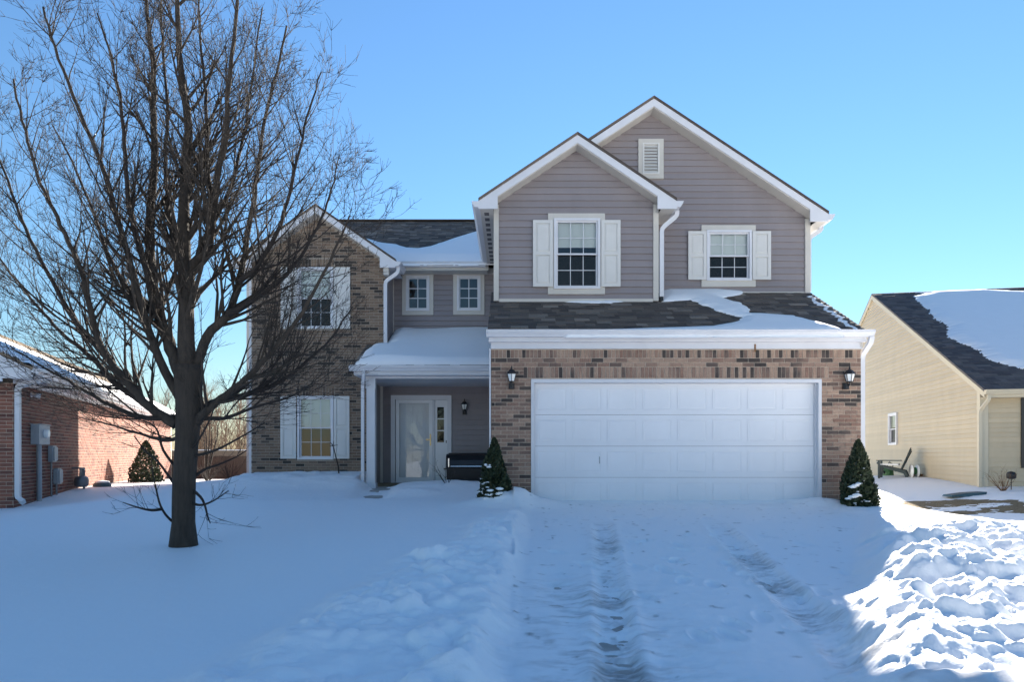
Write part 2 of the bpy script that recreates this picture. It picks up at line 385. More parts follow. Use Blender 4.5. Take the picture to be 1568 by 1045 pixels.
def snow_depth(x, y):
    lawn = 0.12 + 0.025 * fbm(x, y, 0.35, 3, 11) + 0.006 * fbm(x, y, 1.6, 3, 21)
    lawn = lawn - 0.09 * sst(-6.8, -8.4, x)
    xl, xr = drive_edges(y)
    dm = sst(xl - 0.05, xl + 0.18, x) * (1 - sst(xr - 0.25, xr + 0.1, x)) * (1 - sst(-0.02, 0.15, y))
    dr = 0.06 + 0.012 * fbm(x, y, 1.1, 4, 31) + 0.011 * fbm(x, y, 7, 5, 33, 0.62)
    dr = dr + 0.03 * chunks(x, y, 4.5, 5) * sst(-1.0, -0.25, y)
    # wheel tracks, dragged by a turning car
    for xc, w, st, sd in ((1.47 + 0.115 * y, 0.11, 1.0, 41), (3.04 + 0.144 * y, 0.13, 1.0, 47)):
        m = np.exp(-((x - xc) / w) ** 4) * sst(-1.9, -2.7, y)
        tr = 0.031 + 0.020 * fbm(x * 1.0, y, 2.2, 3, sd) + 0.016 * fbm(x * 1.0, y * 2.4, 8, 4, sd + 3, 0.7) + 0.004 * np.sin(y * 55 + 2.5 * np.sin(x * 9))
        dr = dr * (1 - m * st) + tr * m * st
        dr = dr + 0.018 * np.exp(-((np.abs(x - xc) - w * 1.45) / 0.05) ** 2) * sst(-1.9, -2.7, y)
    m = np.exp(-((x - 0.38) / 0.16) ** 2) * np.exp(-((y + 5.6) / 0.9) ** 2)
    dr = dr - m * (0.035 + 0.03 * fbm(x * 0.6, y * 2.6, 4, 3, 55))
    m = np.exp(-((x - 0.75) / 0.45) ** 2) * sst(-5.6, -6.8, y)
    dr = dr - m * (0.018 + 0.03 * fbm(x, y * 2.2, 4, 3, 58))
    for fx0, fy0, a in FOOT:
        sel = (np.abs(x - fx0) < 0.3) & (np.abs(y - fy0) < 0.3)
        u = (x - fx0) * math.cos(a) - (y - fy0) * math.sin(a); v = (x - fx0) * math.sin(a) + (y - fy0) * math.cos(a)
        q = (u / 0.055) ** 2 + (v / 0.13) ** 2
        dr = dr - np.where(sel, 0.028 * np.exp(-q ** 2) - 0.010 * np.exp(-((np.sqrt(q) - 1.35) / 0.25) ** 2), 0)
    h = lawn * (1 - dm) + dr * dm
    # thrown bank left of the drive
    lo = xl - (0.40 + 0.15 * np.maximum(-y - 1.5, 0))
    bm = sst(lo - 0.25, lo + 0.35, x + 0.25 * fbm(x, y, 1.2, 3, 61)) * (1 - sst(xl - 0.12, xl + 0.12, x + 0.1 * fbm(x, y, 2, 2, 67))) * sst(-0.3, -2.0, y)
    crumb = fbm(x, y, 9, 4, 73, 0.6); lump = 0.22 * crumb + 0.55 * chunks(x + 0.1 * fbm(x, y, 3, 2, 3), y + 0.1 * fbm(x, y, 3, 2, 4), 2.3, 7) + 0.3 * chunks(x, y, 5.2, 8) + 0.35 * fbm(x, y, 3, 4, 71)
    patchy = np.clip(0.55 + 0.9 * fbm(x, y, 0.9, 3, 78), 0.1, 1.2); h = h + bm * (0.035 + 0.12 * patchy * lump * sst(-0.5, -4.5, y) + 0.04 * lump)
    # plough bank right of the drive
    rm = sst(xr - 0.35, xr + 0.4, x + 0.3 * fbm(x, y, 0.9, 3, 81)) * (1 - 0.6 * sst(6.6, 9.0, x)) * sst(-1.1, -3.0, y) 
    wx = x + 0.18 * fbm(x, y, 1.7, 3, 82); wy = y + 0.18 * fbm(x, y, 1.7, 3, 83)
    big = 0.16 * crumb + 0.12 * np.abs(fbm(x, y * 1.3, 3.4, 4, 86)) + 0.5 * chunks(wx, wy * 1.3, 1.15, 17) + 0.35 * chunks(wx, wy * 1.4, 2.6, 18) + 0.2 * chunks(wx, wy * 1.4, 5.5, 19) + 0.30 * fbm(x, y * 1.3, 2.2, 5, 85)
    h = h + rm * (0.0 + 0.27 * big * (0.3 + 0.7 * sst(-2.6, -4.6, y)) * np.clip(0.75 + 0.7 * fbm(x, y, 0.8, 3, 89), 0.2, 1.3) + 0.10 * sst(-4.6, -6.2, y) * (0.7 + 0.6 * fbm(x, y, 1.3, 3, 88)))
    # shovelled heaps beside the garage, shrubs and porch
    n5 = 1 + 0.35 * fbm(x, y, 2.4, 4, 91)
    h = h + 0.26 * gau(x, y, 0.0, -0.45, 0.62, 0.42) * n5 + 0.12 * gau(x, y, 5.05, -0.2, 0.32, 0.28) * n5
    h = h + 0.17 * sst(-6.4, -5.9, x) * (1 - sst(-3.3, -2.95, x)) * sst(1.9, 3.4, y) * n5
    h = h + 0.13 * gau(x, y, -1.35, 2.5, 1.05, 0.95) * n5 + 0.10 * gau(x, y, -1.9, 1.3, 0.5, 0.4) * n5
    w = np.exp(-((x + 2.72 + 0.10 * (y - 2)) / 0.34) ** 4) * sst(0.5, 0.85, y)
    h = h * (1 - w) + (0.015 + 0.03 * fbm(x, y, 3, 3, 95)) * w
    # long drift along the cream house, thin thawed lawn in front of it
    h = h + 0.22 * gau(x, y, 12.7, 11.5, 1.3, 4.6)
    t = gau(x, y, 9.8, 3.6, 2.3, 1.9) + 0.9 * gau(x, y, 8.1, 1.6, 1.0, 0.7)
    t = np.clip(t * 1.5, 0, 1)
    h = h * (1 - t) + (-0.006 + 0.05 * fbm(x * 0.7, y * 1.5, 1.5, 6, 97, 0.72)) * t
    return h
def snow_top(x, y):
    x = np.asarray(x, float); y = np.asarray(y, float)
    z = grade(x, y) + snow_depth(x, y)
    # under the porch roof the drift dies away towards the door
    inp = (x > -3.35) & (x < -0.3) & (y > 3.0)
    fall = 0.34 + 0.04 * fbm(x, y, 2.5, 3, 99) - 0.30 * sst(3.5, 4.9, y) - 0.22 * (1 - sst(-2.4, -1.75, x)) * sst(3.0, 3.7, y)
    z = np.where(inp, np.minimum(z, fall), z)
    return z
def zsnow(x, y): return float(snow_top(np.array([x]), np.array([y]))[0])

# ------------------------------------------------------------------ ground, driveway, snow
def axis(parts):
    out = []
    for a, b, st in parts: out += list(np.arange(a, b - 1e-6, st))
    return out
def grow_out(a, b, st, k=1.18):
    out = []; d = st; x = a; s = 1 if b > a else -1
    while (b - x) * s > 0: d *= k; x += d * s; out.append(x)
    return out
xs = np.array(sorted(grow_out(-14, -160, 0.09)) + axis([(-14, -8, 0.09), (-8, -2.5, 0.045), (-2.5, 7.0, 0.019), (7.0, 16, 0.06)]) + [16.0] + grow_out(16, 160, 0.09))
ys = np.array(sorted(grow_out(-8.4, -120, 0.05)) + axis([(-8.4, -3.6, 0.018), (-3.6, 0.6, 0.026), (0.6, 6, 0.05), (6, 20, 0.12)]) + [20.0] + grow_out(20, 300, 0.15))
def sheet(name, xs, ys, zf, mat, dirt=None):
    gx, gy = np.meshgrid(xs, ys); gz = zf(gx, gy); nx, ny = len(xs), len(ys)
    co = np.stack([gx, gy, gz], -1).reshape(-1, 3).astype(np.float32)
    i = np.arange(nx * ny).reshape(ny, nx); q = np.stack([i[:-1, :-1], i[:-1, 1:], i[1:, 1:], i[1:, :-1]], -1).reshape(-1, 4)
    me = bpy.data.meshes.new(name); me.vertices.add(len(co)); me.vertices.foreach_set('co', co.ravel())
    me.loops.add(q.size); me.loops.foreach_set('vertex_index', q.ravel().astype(np.int32))
    me.polygons.add(len(q)); me.polygons.foreach_set('loop_start', np.arange(0, q.size, 4, dtype=np.int32)); me.polygons.foreach_set('loop_total', np.full(len(q), 4, np.int32))
    me.update(calc_edges=True)
    if dirt is not None:
        c = me.color_attributes.new('dirt', 'FLOAT_COLOR', 'POINT'); d = dirt(gx, gy).reshape(-1); a = np.stack([d, d, d, np.ones_like(d)], -1).astype(np.float32); c.data.foreach_set('color', a.ravel())
    me.polygons.foreach_set('use_smooth', np.ones(len(q), bool))
    return link(name, me, mat)
def dirt(x, y):
    d = np.zeros_like(x)
    for xc, w, sd in ((1.47 + 0.115 * y, 0.16, 141), (3.04 + 0.144 * y, 0.18, 147)):
        d += np.exp(-((x - xc) / w) ** 4) * sst(-1.9, -2.6, y) * np.clip(0.20 + 0.75 * fbm(x, y * 1.2, 1.6, 3, sd) + 0.9 * fbm(x * 0.8, y * 2.6, 9, 4, sd + 9, 0.75), 0, 0.9)
    d += np.exp(-((x - 0.55) / 0.5) ** 2) * sst(-5.0, -6.2, y) * np.clip(0.08 + 0.9 * fbm(x * 0.8, y * 2.6, 7, 4, 151, 0.75), 0, 0.7)
    xl, xr = drive_edges(y); speck = np.clip(fbm(x, y, 11, 2, 161) * 3 - 1.75, 0, 0.8)
    d += speck * sst(xl - 0.1, xl + 0.1, x) * (1 - sst(xr - 0.6, xr, x)) * (1 - sst(-0.3, 0, y)) * (y > -9)
    return np.clip(d, 0, 1)
g = sheet('ground', xs[::3], ys[::3], lambda x, y: grade(x, y), 'dry_grass'); tag(g, 'dry brown lawn showing through the thin snow', kind='structure')
d = sheet('driveway', np.linspace(-0.1, 5.3, 28), np.linspace(-9.4, 0.2, 60), lambda x, y: grade(x, y) + 0.006, 'concrete'); tag(d, 'concrete driveway under packed snow', kind='structure')
d = sheet('walkway', np.linspace(-3.3, -2.25, 10), np.linspace(0.3, 3.6, 20), lambda x, y: grade(x, y) + 0.02, 'concrete'); tag(d, 'concrete walk to the porch', kind='structure')
s = sheet('snow_cover', xs, ys, snow_top, 'snow', dirt); tag(s, 'snow lying over the yard and driveway', kind='structure')

# ------------------------------------------------------------------ shared house pieces
def ring(mb, x0, x1, z0, z1, w, y0, y1, bottom=None):
    b = w if bottom is None else bottom
    mb.box(x0, x0 + w, y0, y1, z0, z1); mb.box(x1 - w, x1, y0, y1, z0, z1)
    mb.box(x0 + w, x1 - w, y0, y1, z1 - w, z1); mb.box(x0 + w, x1 - w, y0, y1, z0, z0 + b); return mb
def window(parent, x0, x1, z0, z1, yw, cols=3, rows=2, hung=True, blind=0.0, low_blind=0.0, X=None, fw=0.045, screen=True, bar=0.012, mat='white_trim', label=None):
    """frame, two sashes (or one), each pane of glass, glazing bars, blind and the dim room behind"""
    w = ring(MB(), x0, x1, z0, z1, fw, yw - 0.035, yw + 0.09).build('window', mat, parent, X=X, label=label)
    ix0, ix1, iz0, iz1 = x0 + fw, x1 - fw, z0 + fw, z1 - fw
    zm = (iz0 + iz1) / 2 + 0.0 * (iz1 - iz0); parts = []
    if hung:
        parts = [('upper_sash', zm - 0.02, iz1, yw - 0.002, 'glass'), ('lower_sash', iz0, zm + 0.02, yw + 0.036, 'screen_glass' if screen else 'glass')]
    else: parts = [('sash', iz0, iz1, yw + 0.0, 'glass')]
    for nm, a, b, y, gm in parts:
        sw = 0.030 if hung else 0.022
        ring(MB(), ix0 + 0.002, ix1 - 0.002, a, b, sw, y, y + 0.032).build(nm, mat, w, X=X)
        gx0, gx1, ga, gb = ix0 + sw, ix1 - sw, a + sw, b - sw
        for c in range(cols):
            for r in range(rows):
                p0 = gx0 + (gx1 - gx0) * c / cols; p1 = gx0 + (gx1 - gx0) * (c + 1) / cols; q0 = ga + (gb - ga) * r / rows; q1 = ga + (gb - ga) * (r + 1) / rows
                MB().add([(p0, y + 0.016, q0), (p1, y + 0.016, q0), (p1, y + 0.016, q1), (p0, y + 0.016, q1)], [(0, 1, 2, 3)]).build('pane', gm, w, X=X)
        for c in range(1, cols):
            p = gx0 + (gx1 - gx0) * c / cols; MB().box(p - bar / 2, p + bar / 2, y + 0.006, y + 0.014, ga, gb).build('glazing_bar', mat, w, X=X)
        for r in range(1, rows):
            q = ga + (gb - ga) * r / rows; MB().box(gx0, gx1, y + 0.0065, y + 0.0135, q - bar / 2, q + bar / 2).build('glazing_bar', mat, w, X=X)
    if blind > 0 or low_blind > 0:
        zb = iz1 - blind * (iz1 - iz0); b = MB(); z = iz1
        while z - 0.024 > zb:
            b.add([(ix0, yw + 0.085, z), (ix1, yw + 0.085, z), (ix1, yw + 0.100, z - 0.026), (ix0, yw + 0.100, z - 0.026)], [(0, 1, 2, 3)]); z -= 0.024
        b.build('blind', 'blind', w, X=X)
    r = MB(); a, bb, c, d_, y0, y1 = x0 - 0.3, x1 + 0.3, z0 - 0.3, z1 + 0.2, yw + 0.16, yw + 0.9
    r.add([(a, y0, c), (bb, y0, c), (bb, y0, d_), (a, y0, d_), (a, y1, c), (bb, y1, c), (bb, y1, d_), (a, y1, d_)], [(4, 5, 6, 7), (0, 1, 5, 4), (2, 3, 7, 6), (1, 2, 6, 5), (3, 0, 4, 7)])
    r.build('room', 'dark_inside', w, X=X)
    return w
def shutter(parent, x0, x1, z0, z1, yf, X=None, mat='shutter'):
    s = ring(MB(), x0, x1, z0, z1, 0.062, yf - 0.032, yf - 0.004); zm = (z0 + z1) / 2
    s.box(x0 + 0.062, x1 - 0.062, yf - 0.031, yf - 0.004, zm - 0.032, zm + 0.032)
    o = s.build('shutter', mat, parent, X=X)
    for a, b in ((z0 + 0.062, zm - 0.032), (zm + 0.032, z1 - 0.062)):
        p = MB(); xa, xb = x0 + 0.062, x1 - 0.062; e = 0.035
        p.add([(xa, yf - 0.012, a), (xb, yf - 0.012, a), (xb, yf - 0.012, b), (xa, yf - 0.012, b), (xa + e, yf - 0.024, a + e), (xb - e, yf - 0.024, a + e), (xb - e, yf - 0.024, b - e), (xa + e, yf - 0.024, b - e)],
              [(4, 5, 6, 7), (0, 1, 5, 4), (1, 2, 6, 5), (2, 3, 7, 6), (3, 0, 4, 7)]); p.build('raised_panel', mat, o, X=X)
    return o
GUT = [(0, 0), (-0.07, 0), (-0.085, 0.035), (-0.118, 0.075), (-0.118, 0.098), (-0.128, 0.104), (-0.128, 0.115), (-0.108, 0.115), (-0.108, 0.095), (-0.075, 0.03), (-0.005, 0.012), (-0.005, 0.115), (0, 0.115)]
def gutter(parent, x0, x1, yf, zb, mat='white_trim', X=None):
    """K-style gutter running along x in front of a fascia at y = yf"""
    mb = MB().prism([(yf + a, zb + b) for a, b in GUT], x0, x1, 'x')
    for e in (x0, x1): mb.prism([(yf - 0.001, zb), (yf - 0.07, zb), (yf - 0.118, zb + 0.075), (yf - 0.126, zb + 0.112), (yf - 0.001, zb + 0.112)], e - 0.002, e + 0.002, 'x')
    return mb.build('gutter', mat, parent, X=X)
def downspout(parent, path, mat='white_trim', w=0.04, d=0.03, up=(0, 1, 0), X=None):
    pts = []
    path = [Vector(p) for p in path]
    for i, p in enumerate(path):                                     # soften the bends
        if 0 < i < len(path) - 1:
            a = (path[i - 1] - p); b = (path[i + 1] - p); k = min(0.07, a.length * 0.45, b.length * 0.45)
            p0, p1 = p + a.normalized() * k, p + b.normalized() * k
            pts += [p0, p0.lerp(p, 0.5).lerp(p.lerp(p1, 0.5), 0.5), p1]
        else: pts.append(p)
    return MB().sweep(pts, 0, rect=(w, d), up=Vector(up)).build('downspout', mat, parent, X=X)
def snow_patch(name, label, O, U, V, poly, thick=0.05, res=0.03, wob=0.03, rise=0.22, seed=1, profile=None, X=None):
    """a snow layer on a roof plane: thickness grows from its ragged edge; below the roof surface outside it"""
    O, U, V = Vector(O), Vector(U).normalized(), Vector(V).normalized(); Nn = U.cross(V).normalized()
    if Nn.z < 0: Nn = -Nn
    pl = np.array(poly); u0, v0 = pl.min(0) - 0.15; u1, v1 = pl.max(0) + 0.15
    us = np.arange(u0, u1, res); vs = np.arange(v0, v1, res); gu, gv = np.meshgrid(us, vs)
    ww = wob * fbm(gu * 1.0, gv * 2.5, 4.0, 3, seed); pu = gu + 2.2 * ww; pv = gv + 0.5 * ww
    d = np.full(gu.shape, 1e9); ins = np.zeros(gu.shape, bool)
    for (ax, ay), (bx, by) in zip(pl, np.roll(pl, -1, 0)):
        ex, ey = bx - ax, by - ay; t = np.clip(((pu - ax) * ex + (pv - ay) * ey) / (ex * ex + ey * ey + 1e-12), 0, 1)
        d = np.minimum(d, np.hypot(pu - ax - t * ex, pv - ay - t * ey))
        c = ((ay > pv) != (by > pv)) & (pu < (bx - ax) * (pv - ay) / (by - ay + 1e-12) + ax); ins ^= c
    sd = np.where(ins, d, -d); th = thick(gu, gv) if callable(thick) else thick
    h = np.where(sd > 0, 0.012 + th * np.clip(sd / rise, 0, 1) ** 0.6, np.maximum(0.012 + sd * 1.0, -0.03)) + 0.004 * fbm(gu, gv, 3, 3, seed + 5)
    ny, nx = gu.shape; idx = -np.ones(gu.shape, int); ok = sd > -0.07
    cell = ok[:-1, :-1] & ok[1:, :-1] & ok[:-1, 1:] & ok[1:, 1:]
    used = np.zeros(gu.shape, bool)
    for a in (0, 1):
        for b in (0, 1): used[a:ny - 1 + a, b:nx - 1 + b] |= cell
    idx[used] = np.arange(used.sum()); co = np.array(O)[None] + gu[used][:, None] * np.array(U) + gv[used][:, None] * np.array(V) + h[used][:, None] * np.array(Nn)
    jj, ii = np.nonzero(cell); fc = np.stack([idx[jj, ii], idx[jj, ii + 1], idx[jj + 1, ii + 1], idx[jj + 1, ii]], -1)
    if U.cross(V).z < 0: fc = fc[:, ::-1]
    me = bpy.data.meshes.new(name); me.from_pydata(co.tolist() if X is None else [tuple(X @ Vector(c)) for c in co.tolist()], [], fc.tolist()); me.update()
    o = link(name, me, 'roof_snow', None, True); tag(o, label, kind='stuff'); return o

# ------------------------------------------------------------------ the grey and brick house
HOUSE = thing('two_storey_house', 'two-storey house of brown brick and grey siding with white double garage door', 'house')
YB, YG, YL, YD = 1.59, 2.19, 4.45, 5.46            # depth of bump-out, right gable, brick bay and door walls behind the garage front
GX0, GX1 = -0.374, 5.85; DX0, DX1, DZ = 0.297, 5.187, 2.166
# garage front: mortar bed with each brick proud of it
gw = wall_boxes(MB(), GX0, GX1, -0.4, 2.72, 0.0, 0.2, [(DX0, DX1, -0.4, DZ)]).build('garage_wall', 'mortar', HOUSE)
zt1, zt2 = 2.665, 2.525; zl0, zl1 = DZ + 0.02, DZ + 0.02 + 0.19; zr = zl1
rows = soldiers(GX0 + 0.002, GX1 - 0.002, zt2, zt1)
lower = soldiers(DX0 - 0.12, DX1 + 0.12, zl0, zl1)
mid = running_bond(GX0, GX1, zr, zt2 - 0.004, course=(zt2 - zr) / 2)
pier = running_bond(GX0, DX0, zl0 - 0.0677 * 36, zl0 - 0.001) + running_bond(DX1, GX1, zl0 - 0.0677 * 36, zl0 - 0.001) + running_bond(GX0, DX0 - 0.12, zl0, zr - 0.001, course=(zr - zl0) / 3) + running_bond(DX1 + 0.12, GX1, zl0, zr - 0.001, course=(zr - zl0) / 3)
pier = [p for p in pier if p[3] > -0.02]
lay_bricks(rows + lower + mid + pier, 0.0, gw, 'brick', 300)
# garage door with its frame
fr = MB(); fr.box(DX0 + 0.002, DX0 + 0.055, -0.018, 0.19, -0.1, DZ - 0.002); fr.box(DX1 - 0.055, DX1 - 0.002, -0.018, 0.19, -0.1, DZ - 0.002); fr.box(DX0 + 0.055, DX1 - 0.055, -0.018, 0.19, DZ - 0.06, DZ - 0.002)
fr.box(DX0 + 0.055, DX0 + 0.075, 0.08, 0.12, -0.1, DZ - 0.06); fr.box(DX1 - 0.075, DX1 - 0.055, 0.08, 0.12, -0.1, DZ - 0.06)
fr.build('door_frame', 'white_trim', HOUSE)
gx0, gx1 = DX0 + 0.058, DX1 - 0.058; gz = [-0.03 + (DZ - 0.03) * k / 4 for k in range(5)]
gd = MB()
for k in range(4): gd.box(gx0, gx1, 0.125, 0.165, gz[k] + 0.0025, gz[k + 1] - 0.0025)
gd = gd.build('garage_door', 'garage_door', HOUSE)
pw = (gx1 - gx0) / 8
pm = MB(); hw, hh, e = pw / 2 - 0.055, (gz[1] - gz[0]) / 2 - 0.085, 0.022
pm.add([(-hw, 0, -hh), (hw, 0, -hh), (hw, 0, hh), (-hw, 0, hh), (-hw + e, 0.0035, -hh + e), (hw - e, 0.0035, -hh + e), (hw - e, 0.0035, hh - e), (-hw + e, 0.0035, hh - e),
        (-hw + 2 * e, 0.0005, -hh + 2 * e), (hw - 2 * e, 0.000, -hh + 2 * e), (hw - 2 * e, 0.0005, hh - 2 * e), (-hw + 2 * e, 0.0005, hh - 2 * e)],
       [(8, 9, 10, 11)] + [(a, (a + 1) % 4, (a + 1) % 4 + 4, a + 4) for a in range(4)] + [(a + 4, (a + 1) % 4 + 4, (a + 1) % 4 + 8, a + 8) for a in range(4)])
pme = bpy.data.meshes.new('door_panel'); pme.from_pydata(pm.v, [], pm.f); pme.materials.append(M['garage_door'])
for r in range(4):
    for c in range(8):
        o = link('door_panel', pme, 'garage_door', gd); o.location = (gx0 + (c + 0.5) * pw, 0.118, (gz[r] + gz[r + 1]) / 2)
MB().box(1.46, 1.475, 0.108, 0.124, 0.74, 0.86).build('door_handle', 'utility_grey', gd)
MB().box(gx0, gx1, 0.17, 0.19, -0.03, 2.1).build('door_backing', 'dark_inside', gd)
# cornice over the garage: frieze, fascia, gutter
EZ = 2.905                                             # roof edge of the garage skirt
MB().box(GX0 - 0.005, GX1 + 0.005, -0.045, -0.004, 2.672, 2.79).build('frieze', 'white_trim', HOUSE)
MB().box(GX0 - 0.035, GX1 + 0.035, -0.125, -0.046, 2.775, 2.885).build('fascia', 'white_trim', HOUSE)
gutter(HOUSE, GX0 - 0.07, GX1 + 0.12, -0.126, 2.845)
MB().box(GX0 - 0.03, GX0 - 0.004, -0.02, YD - 0.1, -0.3, 2.68).build('corner_trim', 'white_trim', HOUSE)
XGW = fx(1238.5, YG)
sw = MB(); sw.box(GX0, GX0 + 0.15, 0.2, YD, -0.4, 2.72); sw.box(GX1 - 0.15, GX1, 0.2, 13.2, -0.4, 2.7); sw.box(XGW - 0.15, XGW, YG + 0.15, 13.2, 2.7, 5.45); sw.box(-6.1, GX1, 13.2, 13.4, -0.4, 5.6)
sw.prism([(-0.05, 2.7), (YG, 2.7), (YG, 4.1), (-0.05, 2.92)], GX1 - 0.03, GX1 + 0.01, 'x')
sw.build('side_wall', 'beige_trim', HOUSE)
downspout(HOUSE, [(5.93, -0.19, 2.85), (5.93, -0.16, 2.76), (5.90, 0.06, 2.58), (5.90, 0.06, 0.1)])
# garage skirt roof
SK0, SKW = Vector((GX0 - 0.062, -0.15, EZ)), GX1 + 0.10 - (GX0 - 0.062); SKP = 0.532
SKV = Vector((0, 1, SKP)).normalized(); SKN = Vector((0, -SKP, 1)).normalized(); SKL = (YG + 0.17) * math.hypot(1, SKP)
MB().slab([SK0, SK0 + Vector((SKW, 0, 0)), SK0 + Vector((SKW, YG + 0.17, SKP * (YG + 0.17))), SK0 + Vector((0, YG + 0.17, SKP * (YG + 0.17)))], 0.05).build('skirt_roof', 'shingle', HOUSE)
skr = [o for o in HOUSE.children if o.name == 'skirt_roof'][0]
xb1 = fx(1006, YB)
def keep_skirt(u, v):
    x = SK0.x + u; y = -0.15 + v / math.hypot(1, SKP); return not (x < xb1 - 0.05 and y > YB + 0.05)
lay_shingles(SK0, (1, 0, 0), SKV, SKW, SKL, 'shingle', skr, 300, keep_skirt)
# bump-out (upper front)
XB0, XB1 = fx(757, YB), fx(1006.5, YB); ZB = fz(460, YB); YBF = YB - 0.33
rx = fx(884.5, YBF); rz_ = fz(202, YBF); rp = 0.667; halfb = rx - fx(732.5, YBF)
def roofz(x): return rz_ - rp * abs(x - rx)
soff = 0.20
wbx = (fx(848, YB), fx(918.5, YB), fz(443.6, YB), fz(336, YB))
hole_b = [(wbx[0] + 0.01, wbx[1] - 0.01, wbx[2] + 0.01, wbx[3] - 0.01)]
bw = wall_boxes(MB(), XB0, XB1, ZB - 0.6, 5.42, YB, YB + 0.15, hole_b)
bw.prism([(XB0, 5.42), (XB1, 5.42), (XB1, roofz(XB1) - soff), (rx, rz_ - soff), (XB0, roofz(XB0) - soff)], YB, YB + 0.15)
bw.box(XB0, XB0 + 0.15, YB + 0.15, YD, 2.7, 5.45); bw.box(XB1 - 0.15, XB1, YB + 0.15, YG, 3.0, 5.45)
bw = bw.build('bump_out_wall', 'grey_siding', HOUSE)
def span_b(z):
    k = (rz_ - soff - z) / rp
    return (max(XB0 + 0.085, rx - k), min(XB1 - 0.085, rx + k))
lay_siding(bw, 'grey_siding', YB, ZB + 0.0, rz_ - soff - 0.03, span_b, [(wbx[0] - 0.02, wbx[1] + 0.02, wbx[2] - 0.02, wbx[3] + 0.02)])
for a, b in ((XB0 - 0.012, XB0 + 0.085), (XB1 - 0.085, XB1 + 0.015)):
    MB().box(a, b, YB - 0.048, YB + 0.1, ZB - 0.02, roofz(max(a, XB0)) - 0.21 if a < 0 else roofz(XB1) - 0.21).build('corner_trim', 'beige_trim', HOUSE)
MB().box(XB0 + 0.09, XB1 - 0.09, YB - 0.042, YB, ZB - 0.04, ZB + 0.02).build('base_flashing', 'beige_trim', HOUSE)
def dressed_window(x0, x1, z0, z1, yw, hx0, hx1, head, sill, sh, **kw):
    """window with head and sill trim boards and a pair of shutters"""
    MB().box(hx0, hx1, yw - 0.046, yw - 0.004, z1 - 0.03, head).build('head_trim', 'beige_trim', HOUSE)
    MB().box(hx0, hx1, yw - 0.046, yw - 0.004, sill, z0 + 0.03).build('sill_trim', 'beige_trim', HOUSE)
    for a, b in ((hx0, x0 + 0.01), (x1 - 0.01, hx1)): MB().box(a, b, yw - 0.0455, yw - 0.004, z0 + 0.03, z1 - 0.03).build('side_casing', 'beige_trim', HOUSE)
    for a, b in sh: shutter(HOUSE, a, b, kw.get('sz0', z0 + 0.03), kw.get('sz1', z1 - 0.03), yw - 0.044)
    return window(HOUSE, x0, x1, z0, z1, yw - 0.04, **{k: v for k, v in kw.items() if k not in ('sz0', 'sz1')})
dressed_window(*wbx, YB, fx(839, YB), fx(926, YB), fz(328, YB), fz(451.5, YB), [(fx(816, YB), fx(846.5, YB)), (fx(920, YB), fx(949.3, YB))], cols=3, rows=2, blind=0.40, sz0=fz(440.5, YB), sz1=fz(339, YB))
# right gable wall
XG1 = fx(1238.5, YG); ZG = fz(449, YG); YGF = YG - 0.33
qx, qz, qp = fx(1001.5, YGF), fz(146.5, YGF), 0.662; halfg = fx(1269, YGF) - qx
def roofg(x): return qz - qp * abs(x - qx)
wgx = (fx(1081, YG), fx(1149.5, YG), fz(431, YG), fz(354, YG)); vent = (fx(977, YG), fx(1015.4, YG), fz(274.7, YG), fz(214, YG))
gwm = wall_boxes(MB(), XB1, XG1, 3.6, 5.42, YG, YG + 0.15, [(wgx[0] + .01, wgx[1] - .01, wgx[2] + .01, wgx[3] - .01)])
gwm.prism([(XB0, 5.42), (XG1, 5.42), (XG1, roofg(XG1) - soff), (qx, qz - soff), (XB0, roofg(XB0) - soff)], YG, YG + 0.15)
gwm = gwm.build('gable_wall', 'grey_siding', HOUSE)
def span_g(z):
    k = (qz - soff - z) / qp; lo = qx - k
    if z < 5.6: lo = XB1
    elif z < rz_: lo = max(lo, rx + (rz_ - z) / rp - 0.25)
    return (lo, min(XG1 - 0.085, qx + k))
lay_siding(gwm, 'grey_siding', YG, ZG, qz - soff - 0.03, span_g, [(wgx[0] - .02, wgx[1] + .02, wgx[2] - .02, wgx[3] + .02), (vent[0] + .05, vent[1] - .05, vent[2] + .05, vent[3] - .05)])
MB().box(XG1 - 0.09, XG1 + 0.012, YG - 0.048, YG + 0.15, ZG - 0.03, roofg(XG1) - 0.21).build('corner_trim', 'beige_trim', HOUSE)
MB().box(XB1 + 0.02, XG1 - 0.1, YG - 0.042, YG, ZG - 0.05, ZG + 0.015).build('base_flashing', 'beige_trim', HOUSE)
dressed_window(*wgx, YG, fx(1073.4, YG), fx(1156, YG), fz(346, YG), fz(440, YG), [(fx(1052.7, YG), fx(1080.5, YG)), (fx(1150.5, YG), fx(1178.6, YG))], cols=3, rows=2, blind=0.5, sz0=fz(429.7, YG), sz1=fz(355.8, YG))
gv = ring(MB(), *vent, 0.085, YG - 0.048, YG - 0.003).build('gable_vent', 'beige_trim', HOUSE)
ring(MB(), vent[0] + .085, vent[1] - .085, vent[2] + .085, vent[3] - .085, 0.03, YG - 0.06, YG - 0.003).build('louver_frame', 'shutter', gv)
nl = 9; vz0, vz1 = vent[2] + .115, vent[3] - .115
for k in range(nl):
    z = vz0 + (vz1 - vz0) * k / nl; h = (vz1 - vz0) / nl
    MB().add([(vent[0] + .115, YG - 0.056, z), (vent[1] - .115, YG - 0.056, z), (vent[1] - .115, YG - 0.022, z + h * 0.98), (vent[0] + .115, YG - 0.022, z + h * 0.98), (vent[0] + .115, YG - 0.050, z), (vent[1] - .115, YG - 0.050, z)], [(0, 1, 2, 3), (0, 4, 5, 1), (4, 3, 2, 5)]).build('louver', 'shutter', gv)
